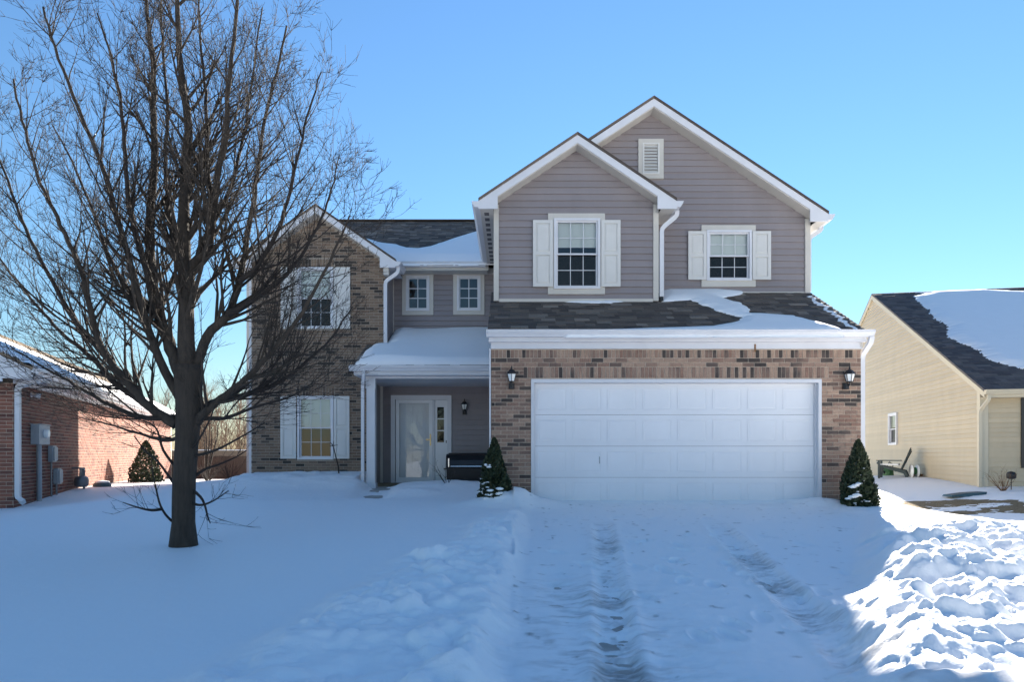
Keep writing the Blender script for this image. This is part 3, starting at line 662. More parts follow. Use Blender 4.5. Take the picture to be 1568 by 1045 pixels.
# roofs of the two front gables (their left slopes are one plane)
rf = MB(); T = 0.05
zl = lambda x: rz_ - rp * (rx - x)
xl0 = rx - halfb; ybk = 13.8
rf.slab([(xl0, YBF - 0.02, zl(xl0)), (rx, YBF - 0.02, rz_), (rx, ybk, rz_), (xl0, ybk, zl(xl0))], T)
rf.slab([(rx, YGF + 0.02, rz_ - 0.004), (qx, YGF - 0.02, qz), (qx, ybk, qz), (rx, ybk, rz_ - 0.004)], T)
rf.slab([(rx, YBF - 0.02, rz_), (rx + halfb, YBF - 0.02, rz_ - rp * halfb), (rx + halfb, YG, rz_ - rp * halfb), (rx, YG, rz_)], T)
rf.slab([(qx, YGF - 0.02, qz), (qx + halfg, YGF - 0.02, qz - qp * halfg), (qx + halfg, ybk, qz - qp * halfg), (qx, ybk, qz)], T)
rf = rf.build('gable_roof', 'shingle', HOUSE)
def rake(cx, cz, p, half, y, side, wall_half, thick=0.03, dep=0.20, box=0.145, mat='white_trim'):
    """white rake board with its boxed foot, from ridge to eave on one side"""
    s = side; x1 = cx + s * half; z1 = cz - p * half; t = 0.052
    xi = cx + s * wall_half
    pts = [(cx, cz - t), (x1, z1 - t), (x1, z1 - t - box), (xi, z1 - t - box), (xi, cz - p * wall_half - dep), (cx, cz - dep)]
    if s < 0: pts = pts[::-1]
    MB().prism(pts, y, y + thick).build('rake_board', mat, HOUSE)
def rake_soffit(cx, cz, p, half, y0, y1, side, dep=0.2, mat='beige_trim'):
    s = side; q = [(cx, y0, cz - dep), (cx + s * half, y0, cz - dep - p * half), (cx + s * half, y1, cz - dep - p * half), (cx, y1, cz - dep)]
    MB().slab(q, 0.015).build('rake_soffit', mat, HOUSE)
for s in (-1, 1):
    rake(rx, rz_, rp, halfb, YBF, s, halfb - 0.36)
    rake_soffit(rx, rz_, rp, halfb - 0.2, YBF + 0.03, YB, s)
    rake(qx, qz, qp, halfg if s > 0 else halfg - 2.0, YGF, s, (halfg - 0.36) if s > 0 else halfg - 2.0)
    rake_soffit(qx, qz, qp, (halfg - 0.2) if s > 0 else halfg - 1.2, YGF + 0.03, YG, s)
ezb = rz_ - rp * halfb - 0.05                     # eave line of both gables
sfz = ezb - 0.145
# left eave of the bump-out: soffit with its vents, fascia and gutter running back to the door wall
so = MB().box(xl0 + 0.03, XB0 - 0.015, YBF + 0.03, YD - 0.42, sfz, sfz + 0.012).build('soffit', 'beige_trim', HOUSE)
for k in range(13):
    y = YB - 0.12 + k * 0.305
    if y < YD - 0.5: MB().box(xl0 + 0.10, xl0 + 0.19, y, y + 0.17, sfz - 0.002, sfz + 0.004).build('soffit_vent', 'dark_vent', so)
MB().box(xl0, xl0 + 0.03, YBF + 0.03, YD - 0.42, sfz - 0.002, ezb).build('fascia', 'white_trim', HOUSE)
RZ90 = Matrix.Rotation(math.radians(-90), 4, 'Z')
gutter(HOUSE, -(YD - 0.30), -(YBF - 0.0), xl0, ezb - 0.118, X=RZ90)
for xa in (rx + halfb, qx + halfg):
    big = xa > 4
    y0, y1 = (YGF + 0.03, 13.4) if big else (YBF + 0.03, YG - 0.02); xi = (XG1 if big else XB1) + 0.014
    zz = sfz if not big else qz - qp * halfg - 0.05 - 0.145
    MB().box(xi, xa - 0.03, y0, y1, zz, zz + 0.012).build('soffit', 'beige_trim', HOUSE)
    MB().box(xa - 0.03, xa, y0, y1, zz - 0.002, zz + 0.145).build('fascia', 'white_trim', HOUSE)
    gutter(HOUSE, y0 - 0.03, y1, -xa, zz + 0.03, X=Matrix.Rotation(math.radians(90), 4, 'Z'))
xg = rx + halfb
downspout(HOUSE, [(xg + 0.06, YBF + 0.25, ezb - 0.10), (xg + 0.06, YBF + 0.25, ezb - 0.19), (XB1 + 0.075, YB - 0.03, ezb - 0.42), (XB1 + 0.075, YB - 0.03, ZB + 0.06)], up=(0, 1, 0))
MB().lathe([(0.02, 0), (0.035, 0.0), (0.035, 0.07), (0.02, 0.07)], (XB1 + 0.075, YB - 0.04, ZB - 0.02)).build('spout_end', 'black', HOUSE)
xg = qx + halfg
downspout(HOUSE, [(xg + 0.05, YGF + 0.45, sfz + 0.05), (xg + 0.05, YGF + 0.45, sfz - 0.06), (XG1 + 0.05, YG + 0.12, sfz - 0.22), (XG1 + 0.05, YG + 0.12, ZG + 0.05)], up=(0, 1, 0))

# ---- back wall over the porch and the front door wall
XI = -2.99                                            # inner corner with the brick bay
w1 = (fx(622, YD), fx(658, YD), fz(477, YD), fz(423, YD)); w2 = (fx(700, YD), fx(736, YD), fz(476.5, YD), fz(423, YD))
door = (fx(599, YD), fx(691.5, YD), 0.15, fz(606, YD))
XP = -3.29
dw = wall_boxes(MB(), XI - 0.3, XB0 + 0.1, 2.0, 5.5, YD, YD + 0.15, [(w[0] + .01, w[1] - .01, w[2] + .01, w[3] - .01) for w in (w1, w2)] + [(door[0] + .01, door[1] - .01, -0.5, door[3] - .01)])
dw = wall_boxes(dw, XP, XB0 + 0.1, -0.4, 2.0, YD, YD + 0.15, [(door[0] + .01, door[1] - .01, -0.5, door[3] - .01)])
dw = dw.build('back_wall', 'grey_siding', HOUSE)
lay_siding(dw, 'grey_siding', YD, 3.72, fz(420, YD), lambda z: (XI + 0.03, XB0 - 0.002), [(w[0] - .09, w[1] + .09, w[2] - .09, w[3] + .2) for w in (w1, w2)])
lay_siding(dw, 'grey_siding', YD, 0.12, 2.75, lambda z: (XP + 0.05, GX0 - 0.031), [(door[0] - .005, door[1] + .005, -1, door[3] + .005)])
MB().box(XI - 0.01, XB0 - 0.003, YD - 0.05, YD, fz(420.5, YD), fz(411.5, YD)).build('frieze', 'beige_trim', HOUSE)
MB().box(XI - 0.05, XI + 0.03, YD - 0.048, YD, 3.75, fz(421, YD)).build('corner_trim', 'beige_trim', HOUSE)
for w in (w1, w2):
    ring(MB(), w[0] - 0.095, w[1] + 0.095, w[2] - 0.10, w[3] + 0.055, 0.097, YD - 0.046, YD - 0.004, bottom=0.102).build('window_casing', 'beige_trim', HOUSE)
    window(HOUSE, *w, YD - 0.03, cols=2, rows=3, hung=False, fw=0.055, bar=0.022)
# eave and main roof behind
EY, EZM = YD - 0.42, fz(402, YD - 0.42)
MB().box(XI - 0.05, xl0 + 0.02, EY + 0.03, YD, EZM - 0.19, EZM - 0.178).build('soffit', 'beige_trim', HOUSE)
MB().box(XI + 0.2, xl0 + 0.05, EY, EY + 0.028, EZM - 0.192, EZM - 0.05).build('fascia', 'beige_trim', HOUSE)
gutter(HOUSE, XI + 0.30, xl0 - 0.02, EY, EZM - 0.125)
RYM, RZM = 9.3, fz(339, 9.3); mp = (RZM - EZM) / (RYM - EY); MV = Vector((0, 1, mp)).normalized()
mr = MB(); mr.slab([(-6.35, EY - 0.03, EZM - 0.03 * mp), (qx, EY - 0.03, EZM - 0.03 * mp), (qx, RYM, RZM), (-6.35, RYM, RZM)], 0.05)
mr.slab([(-6.35, RYM, RZM), (qx, RYM, RZM), (qx, 13.7, RZM - mp * (13.7 - RYM)), (-6.35, 13.7, RZM - mp * (13.7 - RYM))], 0.05)
mr = mr.build('main_roof', 'shingle', HOUSE)
lay_shingles((-5.4, EY - 0.03, EZM - 0.03 * mp), (1, 0, 0), MV, 5.4 + xl0 + 0.9, math.hypot(RYM - EY, RZM - EZM), 'shingle', mr, 0)
MB().sweep([(-6.35, RYM, RZM + 0.01), (qx, RYM, RZM + 0.01)], 0, rect=(0.12, 0.012), up=Vector((0, 0, 1))).build('ridge_cap', 'shingle', mr)
lw = MB(); lw.box(-6.14, -5.99, YL + 0.2, 13.2, -0.4, 5.5)
lw.prism([(EY + 0.4, 5.5), (13.2, 5.5), (RYM, RZM - 0.1)], -6.14, -5.99, 'x')
lw.box(-7.5, -6.14, 7.7, 10.7, -0.4, 6.4); lw.prism([(-7.6, 6.4), (-6.14, 6.4), (-6.14, 7.0)], 7.6, 10.8)  # unseen side wing, added so its shadow falls on the neighbouring brick wall
lw.build('side_wall', 'beige_trim', HOUSE)

# ---- brick bay on the left
BX0, BX1 = fx(385, YL), fx(591, YL); YLF = YL - 0.27
px_, pz_ = fx(483, YLF), fz(312, YLF); pp = 0.69; halfp = fx(605.5, YLF) - px_
def roofp(x): return pz_ - pp * abs(x - px_)
wu = (fx(456, YL), fx(510.5, YL), fz(504, YL), fz(410, YL)); wl = (fx(456, YL), fx(511, YL), fz(704, YL), fz(607, YL))
hol = [(w[0] + .005, w[1] - .005, w[2] + .005, w[3] - .005) for w in (wu, wl)]
bb = wall_boxes(MB(), BX0, BX1, 3.2, 5.2, YL, YL + 0.2, hol[:1]); bb = wall_boxes(bb, BX0, XP, -0.4, 3.2, YL, YL + 0.2, hol[1:])
bb.prism([(BX0, 5.2), (BX1, 5.2), (BX1, roofp(BX1) - 0.2), (px_, pz_ - 0.2), (BX0, roofp(BX0) - 0.2)], YL, YL + 0.2)
bb = bb.build('bay_wall', 'mortar_grey', HOUSE)
sl = [(w[0] - 0.02, w[1] + 0.02, w[3] + 0.012, w[3] + 0.205) for w in (wu, wl)]
bh = hol + sl
keepb = lambda x, z: z < roofp(x) - 0.22
br = running_bond(BX0, BX1, 3.2, pz_, bh, keep=keepb) + running_bond(BX0, XP, -0.05, 3.2, bh)
for s_ in sl: br += soldiers(*s_)
lay_bricks(br, YL, bb, 'brick_bay', 0)
MB().box(XP - 0.02, XP, YL, YD, -0.4, 2.75).build('return_wall', 'grey_siding', HOUSE)
MB().box(BX1 - 0.15, BX1 - 0.005, YL + 0.2, YD, 3.2, 5.4).build('return_wall', 'grey_siding', HOUSE)
for w, sz in ((wu, (fz(504, YL), fz(410, YL))), (wl, (fz(703, YL), fz(607.3, YL)))):
    up = w is wu
    for a, b in (((430.5, 455), (511, 536.5)) if up else ((430, 454), (511.5, 535.5))): shutter(HOUSE, fx(a, YL), fx(b, YL), *sz, YL - 0.004)
    window(HOUSE, *w, YL - 0.012, cols=3, rows=2, blind=0.5, screen=up)
    MB().box(w[0] - 0.01, w[1] + 0.01, YL - 0.03, YL, w[2] - 0.045, w[2] - 0.002).build('window_sill', 'mortar_grey', HOUSE)
br_ = MB()
for s in (-1, 1):
    br_.slab([(px_, YLF - 0.02, pz_), (px_ + s * halfp, YLF - 0.02, pz_ - pp * halfp), (px_ + s * halfp, 7.2, pz_ - pp * halfp), (px_, 7.2, pz_)][::s], 0.05)
br_.build('bay_roof', 'shingle', HOUSE)
for s in (-1, 1):
    rake(px_, pz_, pp, halfp, YLF, s, halfp - 0.36); rake_soffit(px_, pz_, pp, halfp - 0.2, YLF + 0.03, YL, s)
    xe = px_ + s * halfp; ze = pz_ - pp * halfp - 0.05
    xw = BX1 if s > 0 else BX0
    MB().box(min(xe, xw), max(xe, xw), YLF + 0.03, 5.2 if s > 0 else 7, ze - 0.145, ze - 0.133).build('soffit', 'white_trim', HOUSE)
    if s > 0: gutter(HOUSE, YLF, EY - 0.13, -xe, ze - 0.118, X=Matrix.Rotation(math.radians(90), 4, 'Z'))
    else: gutter(HOUSE, -7, -YLF, xe, ze - 0.118, X=RZ90)
xe = px_ + halfp; ze = pz_ - pp * halfp - 0.05
MB().box(BX1 - 0.02, BX1 + 0.10, YLF + 0.05, YL - 0.01, ze - 0.30, ze - 0.14).build('eave_return', 'beige_trim', HOUSE)
downspout(HOUSE, [(xe + 0.05, YLF + 0.10, ze - 0.10), (xe + 0.05, YLF + 0.10, ze - 0.24), (BX1 + 0.0, YL - 0.06, ze - 0.42), (BX1 + 0.0, YL - 0.06, fz(533, YL - 0.06))])
MB().box(BX1 - 0.03, BX1 + 0.04, YL - 0.13, YL - 0.04, fz(537, YL) , fz(533, YL)).build('spout_end', 'black', HOUSE)
downspout(HOUSE, [(BX0 - 0.04, YL + 0.08, 5.0), (BX0 - 0.04, YL + 0.08, 0.1)])

# ---- porch
PY, PZ0 = 3.02, fz(560, 3.02); PPX = 0.467; PV = Vector((0, 1, PPX)).normalized(); PX0, PX1 = -3.42, GX0 - 0.035
PO = Vector((PX0, PY, PZ0))
pr = MB().slab([PO, PO + Vector((PX1 - PX0, 0, 0)), PO + Vector((PX1 - PX0, YD - PY, PPX * (YD - PY))), PO + Vector((0, YD - PY, PPX * (YD - PY)))], 0.05).build('porch_roof', 'shingle', HOUSE)
lay_shingles(PO, (1, 0, 0), PV, PX1 - PX0, (YD - PY) * math.hypot(1, PPX), 'shingle', pr)
MB().prism([(PY, PZ0 - 0.05), (YL, PZ0 - 0.05), (YL, PZ0 + PPX * (YL - PY) - 0.055)], PX0 + 0.01, PX0 + 0.03, 'x').build('porch_gable', 'white_trim', HOUSE)
gutter(HOUSE, PX0 - 0.05, PX1, PY - 0.005, PZ0 - 0.125)
MB().box(PX0 + 0.03, PX1, PY - 0.004, PY + 0.03, PZ0 - 0.20, PZ0 - 0.052).build('fascia', 'white_trim', HOUSE)
MB().box(PX0 + 0.03, PX1, PY + 0.03, YD - 0.01, PZ0 - 0.205, PZ0 - 0.19).build('porch_ceiling', 'white_trim', HOUSE)
ZBM = fz(580.5, 3.3)
MB().box(-3.2, PX1, 3.24, 3.42, ZBM, PZ0 - 0.206).build('porch_beam', 'white_trim', HOUSE)
po = MB().box(-3.17, -2.99, 3.24, 3.42, 0.0, ZBM).build('porch_post', 'white_trim', HOUSE)
ring(MB(), -3.185, -2.975, ZBM - 0.22, ZBM + 0.005, 0.03, 3.222, 3.238).build('post_capital', 'white_trim', po)
MB().box(-3.19, -2.97, 3.222, 3.44, 0.1, 0.28).build('post_base', 'white_trim', po)
downspout(HOUSE, [(fx(557, 2.95), 2.95, PZ0 - 0.10), (fx(557, 2.95), 2.95, PZ0 - 0.22), (-3.24, 3.20, ZBM - 0.16), (-3.24, 3.20, 0.1)], w=0.032, d=0.03)
MB().box(XP + 0.0, XP + 0.06, YD - 0.07, YD - 0.005, 0.1, 2.7).build('corner_trim', 'beige_trim', HOUSE)
MB().box(XP - 0.3, GX0 - 0.03, 3.15, YD, -0.4, 0.15).build('porch_slab', 'concrete', HOUSE)
MB().box(door[0], door[1], YD - 0.14, YD, 0.15, 0.20).build('door_step', 'mortar_grey', HOUSE)
# entry door unit: casing, storm door with full glass over a white door, side light
dx0, dx1, dz0, dz1 = door
dz0 = 0.20
ring(MB(), dx0, dx1, dz0, dz1, 0.105, YD - 0.05, YD + 0.1, bottom=0.02).build('door_casing', 'white_trim', HOUSE)
sx0, sx1 = fx(606.5, YD), fx(662.5, YD); sz1 = dz1 - 0.11
sd = ring(MB(), sx0, sx1, dz0 + 0.02, sz1, 0.085, YD - 0.03, YD + 0.005, bottom=0.12).build('storm_door', 'door_white', HOUSE)
MB().add([(sx0 + .085, YD - 0.012, dz0 + .14), (sx1 - .085, YD - 0.012, dz0 + .14), (sx1 - .085, YD - 0.012, sz1 - .085), (sx0 + .085, YD - 0.012, sz1 - .085)], [(0, 1, 2, 3)]).build('storm_glass', 'glass', sd)
ed = MB().box(sx0 + 0.02, sx1 - 0.02, YD + 0.06, YD + 0.1, dz0 + 0.02, sz1 - 0.02).build('entry_door', 'door_white', HOUSE)
for c in (0, 1):
    for a, b in ((0.10, 0.34), (0.40, 0.66), (0.72, 0.92)):
        hx = sx0 + (sx1 - sx0) * (0.18 + 0.36 * c); MB().box(hx, hx + (sx1 - sx0) * 0.27, YD + 0.05, YD + 0.061, dz0 + (sz1 - dz0) * a, dz0 + (sz1 - dz0) * b).build('door_panel', 'door_white', ed)
h = MB().box(sx1 - 0.065, sx1 - 0.035, YD - 0.045, YD - 0.03, fz(683, YD), fz(665, YD)); h.box(sx1 - 0.16, sx1 - 0.05, YD - 0.075, YD - 0.06, fz(675, YD), fz(673, YD)); h.build('door_handle', 'brass', sd)
MB().box(sx1 + 0.002, fx(666, YD), YD - 0.03, YD + 0.08, dz0, sz1).build('door_mullion', 'white_trim', HOUSE)
lx0, lx1 = fx(666.5, YD), dx1 - 0.108
sl_ = wall_boxes(MB(), lx0, lx1, dz0 + 0.02, sz1, YD - 0.02, YD + 0.05, [(fx(669.5, YD), fx(680, YD), fz(678, YD), fz(624, YD))]).build('side_light', 'door_white', HOUSE)
la, lb, lc, ld = fx(669.5, YD), fx(680, YD), fz(678, YD), fz(624, YD)
for k in range(3):
    a = lc + (ld - lc) * k / 3; b = lc + (ld - lc) * (k + 1) / 3
    MB().add([(la, YD, a), (lb, YD, a), (lb, YD, b), (la, YD, b)], [(0, 1, 2, 3)]).build('pane', 'glass', sl_)
    if k: MB().box(la, lb, YD - 0.015, YD - 0.002, a - 0.012, a + 0.012).build('glazing_bar', 'door_white', sl_)
MB().box(lx0 + 0.03, lx1 - 0.03, YD - 0.027, YD - 0.02, dz0 + 0.12, lc - 0.2).build('lower_panel', 'door_white', sl_)
MB().box(lx1 - 0.03, lx1 - 0.012, YD - 0.034, YD - 0.02, fz(679, YD), fz(675, YD)).build('door_bell', 'black', sl_)
MB().box(dx0 - 0.2, dx1 + 0.2, YD + 0.3, YD + 0.32, 0, 2.4).build('room', 'dark_inside', HOUSE)
# wall lanterns (hexagonal coach lamps)
def lantern(x, y, zb, zt, out=0.10, kx=0.0, lit='lamp_glass'):
    H = zt - zb; cx, cy = x + kx, y - out
    b = MB(); b.lathe([(0.052, 0), (0.052, 0.03 * H), (0.05, 0.24 * H), (0.03, 0.27 * H)], (x, y - 0.03, zb), sides=8)
    b.sweep([(x, y - 0.02, zb + 0.12 * H), (cx, cy, zb + 0.17 * H), (cx, cy, zb + 0.30 * H)], 0.016, 6)
    b.lathe([(0.03, 0.27 * H), (0.052, 0.30 * H), (0.052, 0.32 * H)], (cx, cy, zb), sides=6)
    b.lathe([(0.088, 0.615 * H), (0.09, 0.64 * H), (0.058, 0.75 * H), (0.042, 0.79 * H), (0.03, 0.81 * H), (0.012, 0.83 * H), (0.018, 0.87 * H), (0.010, 0.92 * H), (0.004, 1.0 * H)], (cx, cy, zb), sides=6)
    for j in range(6):
        a = 2 * math.pi * (j + 0.5) / 6
        b.sweep([(cx + 0.05 * math.cos(a), cy + 0.05 * math.sin(a), zb + 0.31 * H), (cx + 0.083 * math.cos(a), cy + 0.083 * math.sin(a), zb + 0.63 * H)], 0.0065, 4)
    o = b.build('wall_lantern', 'black_metal', HOUSE)
    MB().lathe([(0.047, 0.32 * H), (0.08, 0.615 * H)], (cx, cy, zb), sides=6).build('lamp_glass', lit, o)
    return o
lantern(fx(783.5, 0), -0.008, fz(596.5, 0), fz(561, 0), kx=0.0)
lantern(fx(1293.5, 0), -0.008, fz(597, 0), fz(561, 0), kx=0.03)
lantern(fx(711.5, YD), YD - 0.02, fz(635.5, YD), fz(611, YD), out=0.08)
MB().box(fx(1153.5, 0), fx(1156, 0), -0.052, -0.045, fz(540, 0), fz(528, 0)).build('frieze_stain', 'dry_leaf', HOUSE)

# ---- snow on the roofs of this house
def uv_on(O, U, V, pts, vmax=99):
    O, U, V = Vector(O), Vector(U).normalized(), Vector(V).normalized(); n = U.cross(V); out = []
    for a, b in pts:
        p = ray_plane(a, b, O, n) - O; out.append((p.dot(U), min(p.dot(V), vmax)))
    return out
snow_patch('roof_snow', 'ragged band of snow slanting down the garage skirt roof to the gutter', SK0, (1, 0, 0), SKV, uv_on(SK0, (1, 0, 0), SKV,
    [(1011, 437), (1030, 434), (1060, 432), (1090, 439), (1112, 445), (1140, 447), (1134, 452), (1106, 457), (1114, 461), (1131, 465), (1141, 470), (1149, 477), (1146, 481), (1167, 481), (1192, 483), (1212, 485), (1232, 490), (1258, 495), (1275, 501), (1292, 507), (1288, 513), (1000, 513), (872, 513), (874, 508), (1000, 504), (1090, 501), (1117, 496), (1132, 492), (1138, 487), (1119, 483), (1100, 477), (1084, 470), (1068, 464), (1058, 460), (1011, 463)]), thick=0.055, res=0.022, wob=0.03, seed=3)
snow_patch('roof_snow', 'thin sliver of snow under the window at the top of the garage skirt roof', SK0, (1, 0, 0), SKV, uv_on(SK0, (1, 0, 0), SKV, [(812, 458), (850, 462), (895, 464.5), (935, 465), (965, 462), (1003, 460), (1003, 453), (812, 453)]), thick=0.03, res=0.022, wob=0.015, seed=5)
snow_patch('roof_snow', 'thin broken line of snow near the right edge of the garage skirt roof', SK0, (1, 0, 0), SKV, uv_on(SK0, (1, 0, 0), SKV, [(1237, 454), (1242, 454), (1270, 475), (1293, 491), (1318, 510), (1312, 510), (1288, 493), (1266, 477)]), thick=0.012, res=0.015, wob=0.05, seed=8)
MO = Vector((-5.4, EY - 0.03, EZM - 0.03 * mp))
snow_patch('roof_snow', 'smooth snow drift in the valley of the main roof beside the brick gable', MO, (1, 0, 0), MV, uv_on(MO, (1, 0, 0), MV,
    [(560, 366), (587, 373.6), (609, 376), (624, 381), (639, 382), (657, 379), (676, 372.6), (695, 366), (728, 355.8), (775, 345), (775, 404), (560, 404)]), thick=0.11, res=0.04, wob=0.01, rise=0.5, seed=9)
def porch_th(u, v): return 0.12 - 0.05 * np.exp(-((u - 2.9) / 0.45) ** 2 - ((v - 1.0) / 0.9) ** 2) + 0.06 * np.exp(-((u - 0.7) / 0.35) ** 2 - ((v - 2.3) / 0.5) ** 2) + 0.025 * np.sin(u * 2.1 + v)
LV = (YD - PY) * math.hypot(1, PPX); LB = (YL - PY) * math.hypot(1, PPX)
snow_patch('roof_snow', 'thick smooth snow covering the small porch roof', PO, (1, 0, 0), PV, [(0.07, 0.02), (PX1 - PX0 + 0.1, 0.02), (PX1 - PX0 + 0.1, LV + 0.2), (0.48, LV + 0.2), (0.48, LB - 0.12), (0.20, LB - 0.1), (0.09, LB * 0.55)], thick=porch_th, res=0.035, wob=0.025, rise=0.25, seed=12)

# ------------------------------------------------------------------ brick house on the left
def on_plane_t(px, c, dx, dy):
    """distance along a wall that starts at c and runs (dx,dy), where the photo column px crosses it"""
    k = (px - CX) / F; return (k * (c[1] - CAMY) - c[0]) / (dx - k * dy)
LA = math.radians(17.6); LC = (-8.93, 0.70)
LH = thing('brick_house', 'one-storey red-brown brick house with snowy roof at the left edge', 'house', (LC[0], LC[1], 0), LA)
LX = Matrix.Rotation(math.radians(90), 4, 'Z')          # wall facing local +X: a = local Y
LL = 16.0; LT = 2.17
lwl = MB().box(0, LL, 0, 0.2, -0.6, LT).build('brick_wall', 'mortar', LH, X=LX)
rb = sorted(running_bond(0, LL, -0.4, LT), key=lambda r: r[0])
rb = [r for r in rb if r[3] > -0.1]
lay_bricks(rb, 0.0, lwl, 'brick_red', 240, X=LX)
lfw = MB().box(-7.0, -0.2, 0, 0.2, -0.6, LT).build('brick_wall', 'mortar', LH)
fbk = sorted(running_bond(-7.0, 0.0, -0.4, LT), key=lambda r: -r[0]); fbk = [r for r in fbk if r[3] > -0.1 and r[0] > -1.6]
lay_bricks(fbk, 0.0, lfw, 'brick_red', 60)
MB().box(-7.0, -0.02, 0.2, LL, -0.4, 0).build('floor_slab', 'concrete', LH)
MB().box(-7.0, 0, LL, LL + 0.2, -0.6, LT).build('rear_wall', 'mortar', LH)
le, lz, lp, lh = 0.40, 2.42, 0.55, 2.5                  # eave overhang, roof edge height, pitch, ridge offset
lrx, lrz = -lh, lz + lp * (lh + le)
MB().box(0.004, 0.03, -0.02, LL, LT - 0.002, LT + 0.12).build('frieze', 'white_trim', LH)
MB().box(0.0, le - 0.03, -0.30, LL + 0.3, lz - 0.185, lz - 0.17).build('soffit', 'white_trim', LH)
MB().box(le - 0.03, le, -0.30, LL + 0.3, lz - 0.187, lz - 0.05).build('fascia', 'white_trim', LH)
gutter(LH, -0.34, LL + 0.3, -le, lz - 0.125, X=LX)
gp = [(le, lz - 0.05), (le, lz - 0.19), (-0.06, lz - 0.19), (-0.06, LT + 0.0), (-2 * lh - 0.2, LT), (-2 * lh - le, lz - 0.05), (lrx, lrz - 0.06)]
MB().prism(gp[::-1], -0.32, -0.29).build('gable_panel', 'white_trim', LH)
MB().prism([(le - 0.04, lz - 0.08), (-2 * lh - le, lz - 0.08), (lrx, lrz - 0.08)][::-1], -0.28, 0.0).build('gable_soffit', 'white_trim', LH)
MB().prism([(0, LT), (-2 * lh, LT), (-2 * lh, lz), (lrx, lrz - 0.1), (0, lz)], LL - 0.01, LL + 0.19).build('gable_wall', 'brick_red', LH)
lr = MB(); lr.slab([(le + 0.02, -0.34, lz), (lrx, -0.34, lrz), (lrx, LL + 0.3, lrz), (le + 0.02, LL + 0.3, lz)], 0.05); lr.slab([(-2 * lh - le, -0.34, lz), (lrx, -0.34, lrz), (lrx, LL + 0.3, lrz), (-2 * lh - le, LL + 0.3, lz)][::-1], 0.05)
lr = lr.build('roof', 'shingle_tan', LH)
LV_ = Vector((-1, 0, lp)).normalized(); LO = Vector((le + 0.02, -0.34, lz))
lay_shingles(LO, (0, 1, 0), LV_, LL + 0.6, (lh + le) * math.hypot(1, lp), 'shingle_tan', lr)
LM = Matrix.Translation((LC[0], LC[1], 0)) @ Matrix.Rotation(LA, 4, 'Z')
sl_len = (lh + le) * math.hypot(1, lp)
snow_patch('roof_snow', 'snow lying along the lower half of the brick house roof at left', LO, (0, 1, 0), LV_, [(0.03, 0.02), (LL + 0.5, 0.02), (LL + 0.5, sl_len * 0.42), (8, sl_len * 0.5), (4, sl_len * 0.66), (1.5, sl_len * 0.72), (0.03, sl_len * 0.8)], thick=0.06, res=0.05, wob=0.06, seed=15, X=LM)
downspout(LH, [(le + 0.05, -0.10, lz - 0.10), (le + 0.05, -0.10, lz - 0.20), (0.05, 0.06, LT - 0.03), (0.05, 0.06, 0.10), (0.16, 0.0, 0.04)], w=0.05, d=0.038, up=(1, 0, 0))
# meters and boxes on its side wall
ldx, ldy = -math.sin(LA), math.cos(LA)
def lt(px): return on_plane_t(px, LC, ldx, ldy)
def lzv(px, py):
    t = lt(px); return fz(py, LC[1] + ldy * t)
a = lt(45); b = lt(62); z0, z1 = lzv(52, 681), lzv(52, 651)
em = thing('electric_meter', 'grey electric meter box with conduit on the left brick wall', 'meter', LM @ Vector((0, (a + b) / 2, 0)), LA)
w = (b - a) / 2; MB().box(0.02, 0.16, -w, w, z0, z1).build('meter_box', 'utility_grey', em)
MB().box(0.0, 0.175, -w - 0.01, w + 0.01, z1, z1 + 0.015).build('box_lid', 'utility_grey', em)
MB().lathe([(0.085, 0), (0.085, 0.05), (0.07, 0.075), (0.0, 0.08)], (0, 0, 0), 20).build('meter_dial', 'lamp_glass', em, X=Matrix.Translation((0.155, 0.02, (z0 + z1) / 2 + 0.02)) @ Matrix.Rotation(math.radians(90), 4, 'Y'))
MB().sweep([(0.07, -0.02, z0), (0.07, 0.0, (z0 + 0) / 2), (0.07, 0.0, -0.05)], 0.045, 10).build('conduit', 'utility_grey', em)
def rounded_box(cx, w, z0, z1, d):
    pts = []
    r = 0.05
    for qx_, qz_, a0 in ((w - r, z1 - r, 0), (-w + r, z1 - r, 90), (-w + r, z0 + r, 180), (w - r, z0 + r, 270)):
        for k in range(4): a = math.radians(a0 + k * 30); pts.append((qx_ + r * math.cos(a), qz_ + r * math.sin(a)))
    m = MB(); m.prism([p for p in pts], -0.02, -d, 'y'); m.prism([(p[0] * 0.8, (p[1] - (z0 + z1) / 2) * 0.85 + (z0 + z1) / 2) for p in pts], -d, -d - 0.03, 'y'); return m
for px, pa, pb, lab in ((75, 683, 708, 'upper of two small grey boxes on the left brick wall'), (83, 718, 742, 'lower of two small grey boxes on the left brick wall')):
    t = lt(px); z0, z1 = lzv(px, pb), lzv(px, pa)
    ub = thing('utility_box', lab, 'utility box', LM @ Vector((0, t, 0)), LA, 'small utility boxes')
    rounded_box(0, 0.13, z0, z1, 0.10).build('housing', 'utility_grey', ub, X=LX)
    MB().sweep([(0.05, -0.03, z0 + 0.02), (0.05, -0.03, -0.05)], 0.02, 8).build('conduit', 'steel', ub)
t = lt(109)
gm = thing('gas_meter', 'dark grey gas meter at the foot of the left brick wall', 'meter', LM @ Vector((0, t, 0)), LA)
z0 = lzv(109, 748)
m = MB(); m.lathe([(0.10, 0.02), (0.14, 0.06), (0.15, 0.16), (0.13, 0.24), (0.08, 0.27)], (0.2, 0, z0), 14); m.build('meter_body', 'steel', gm, True)
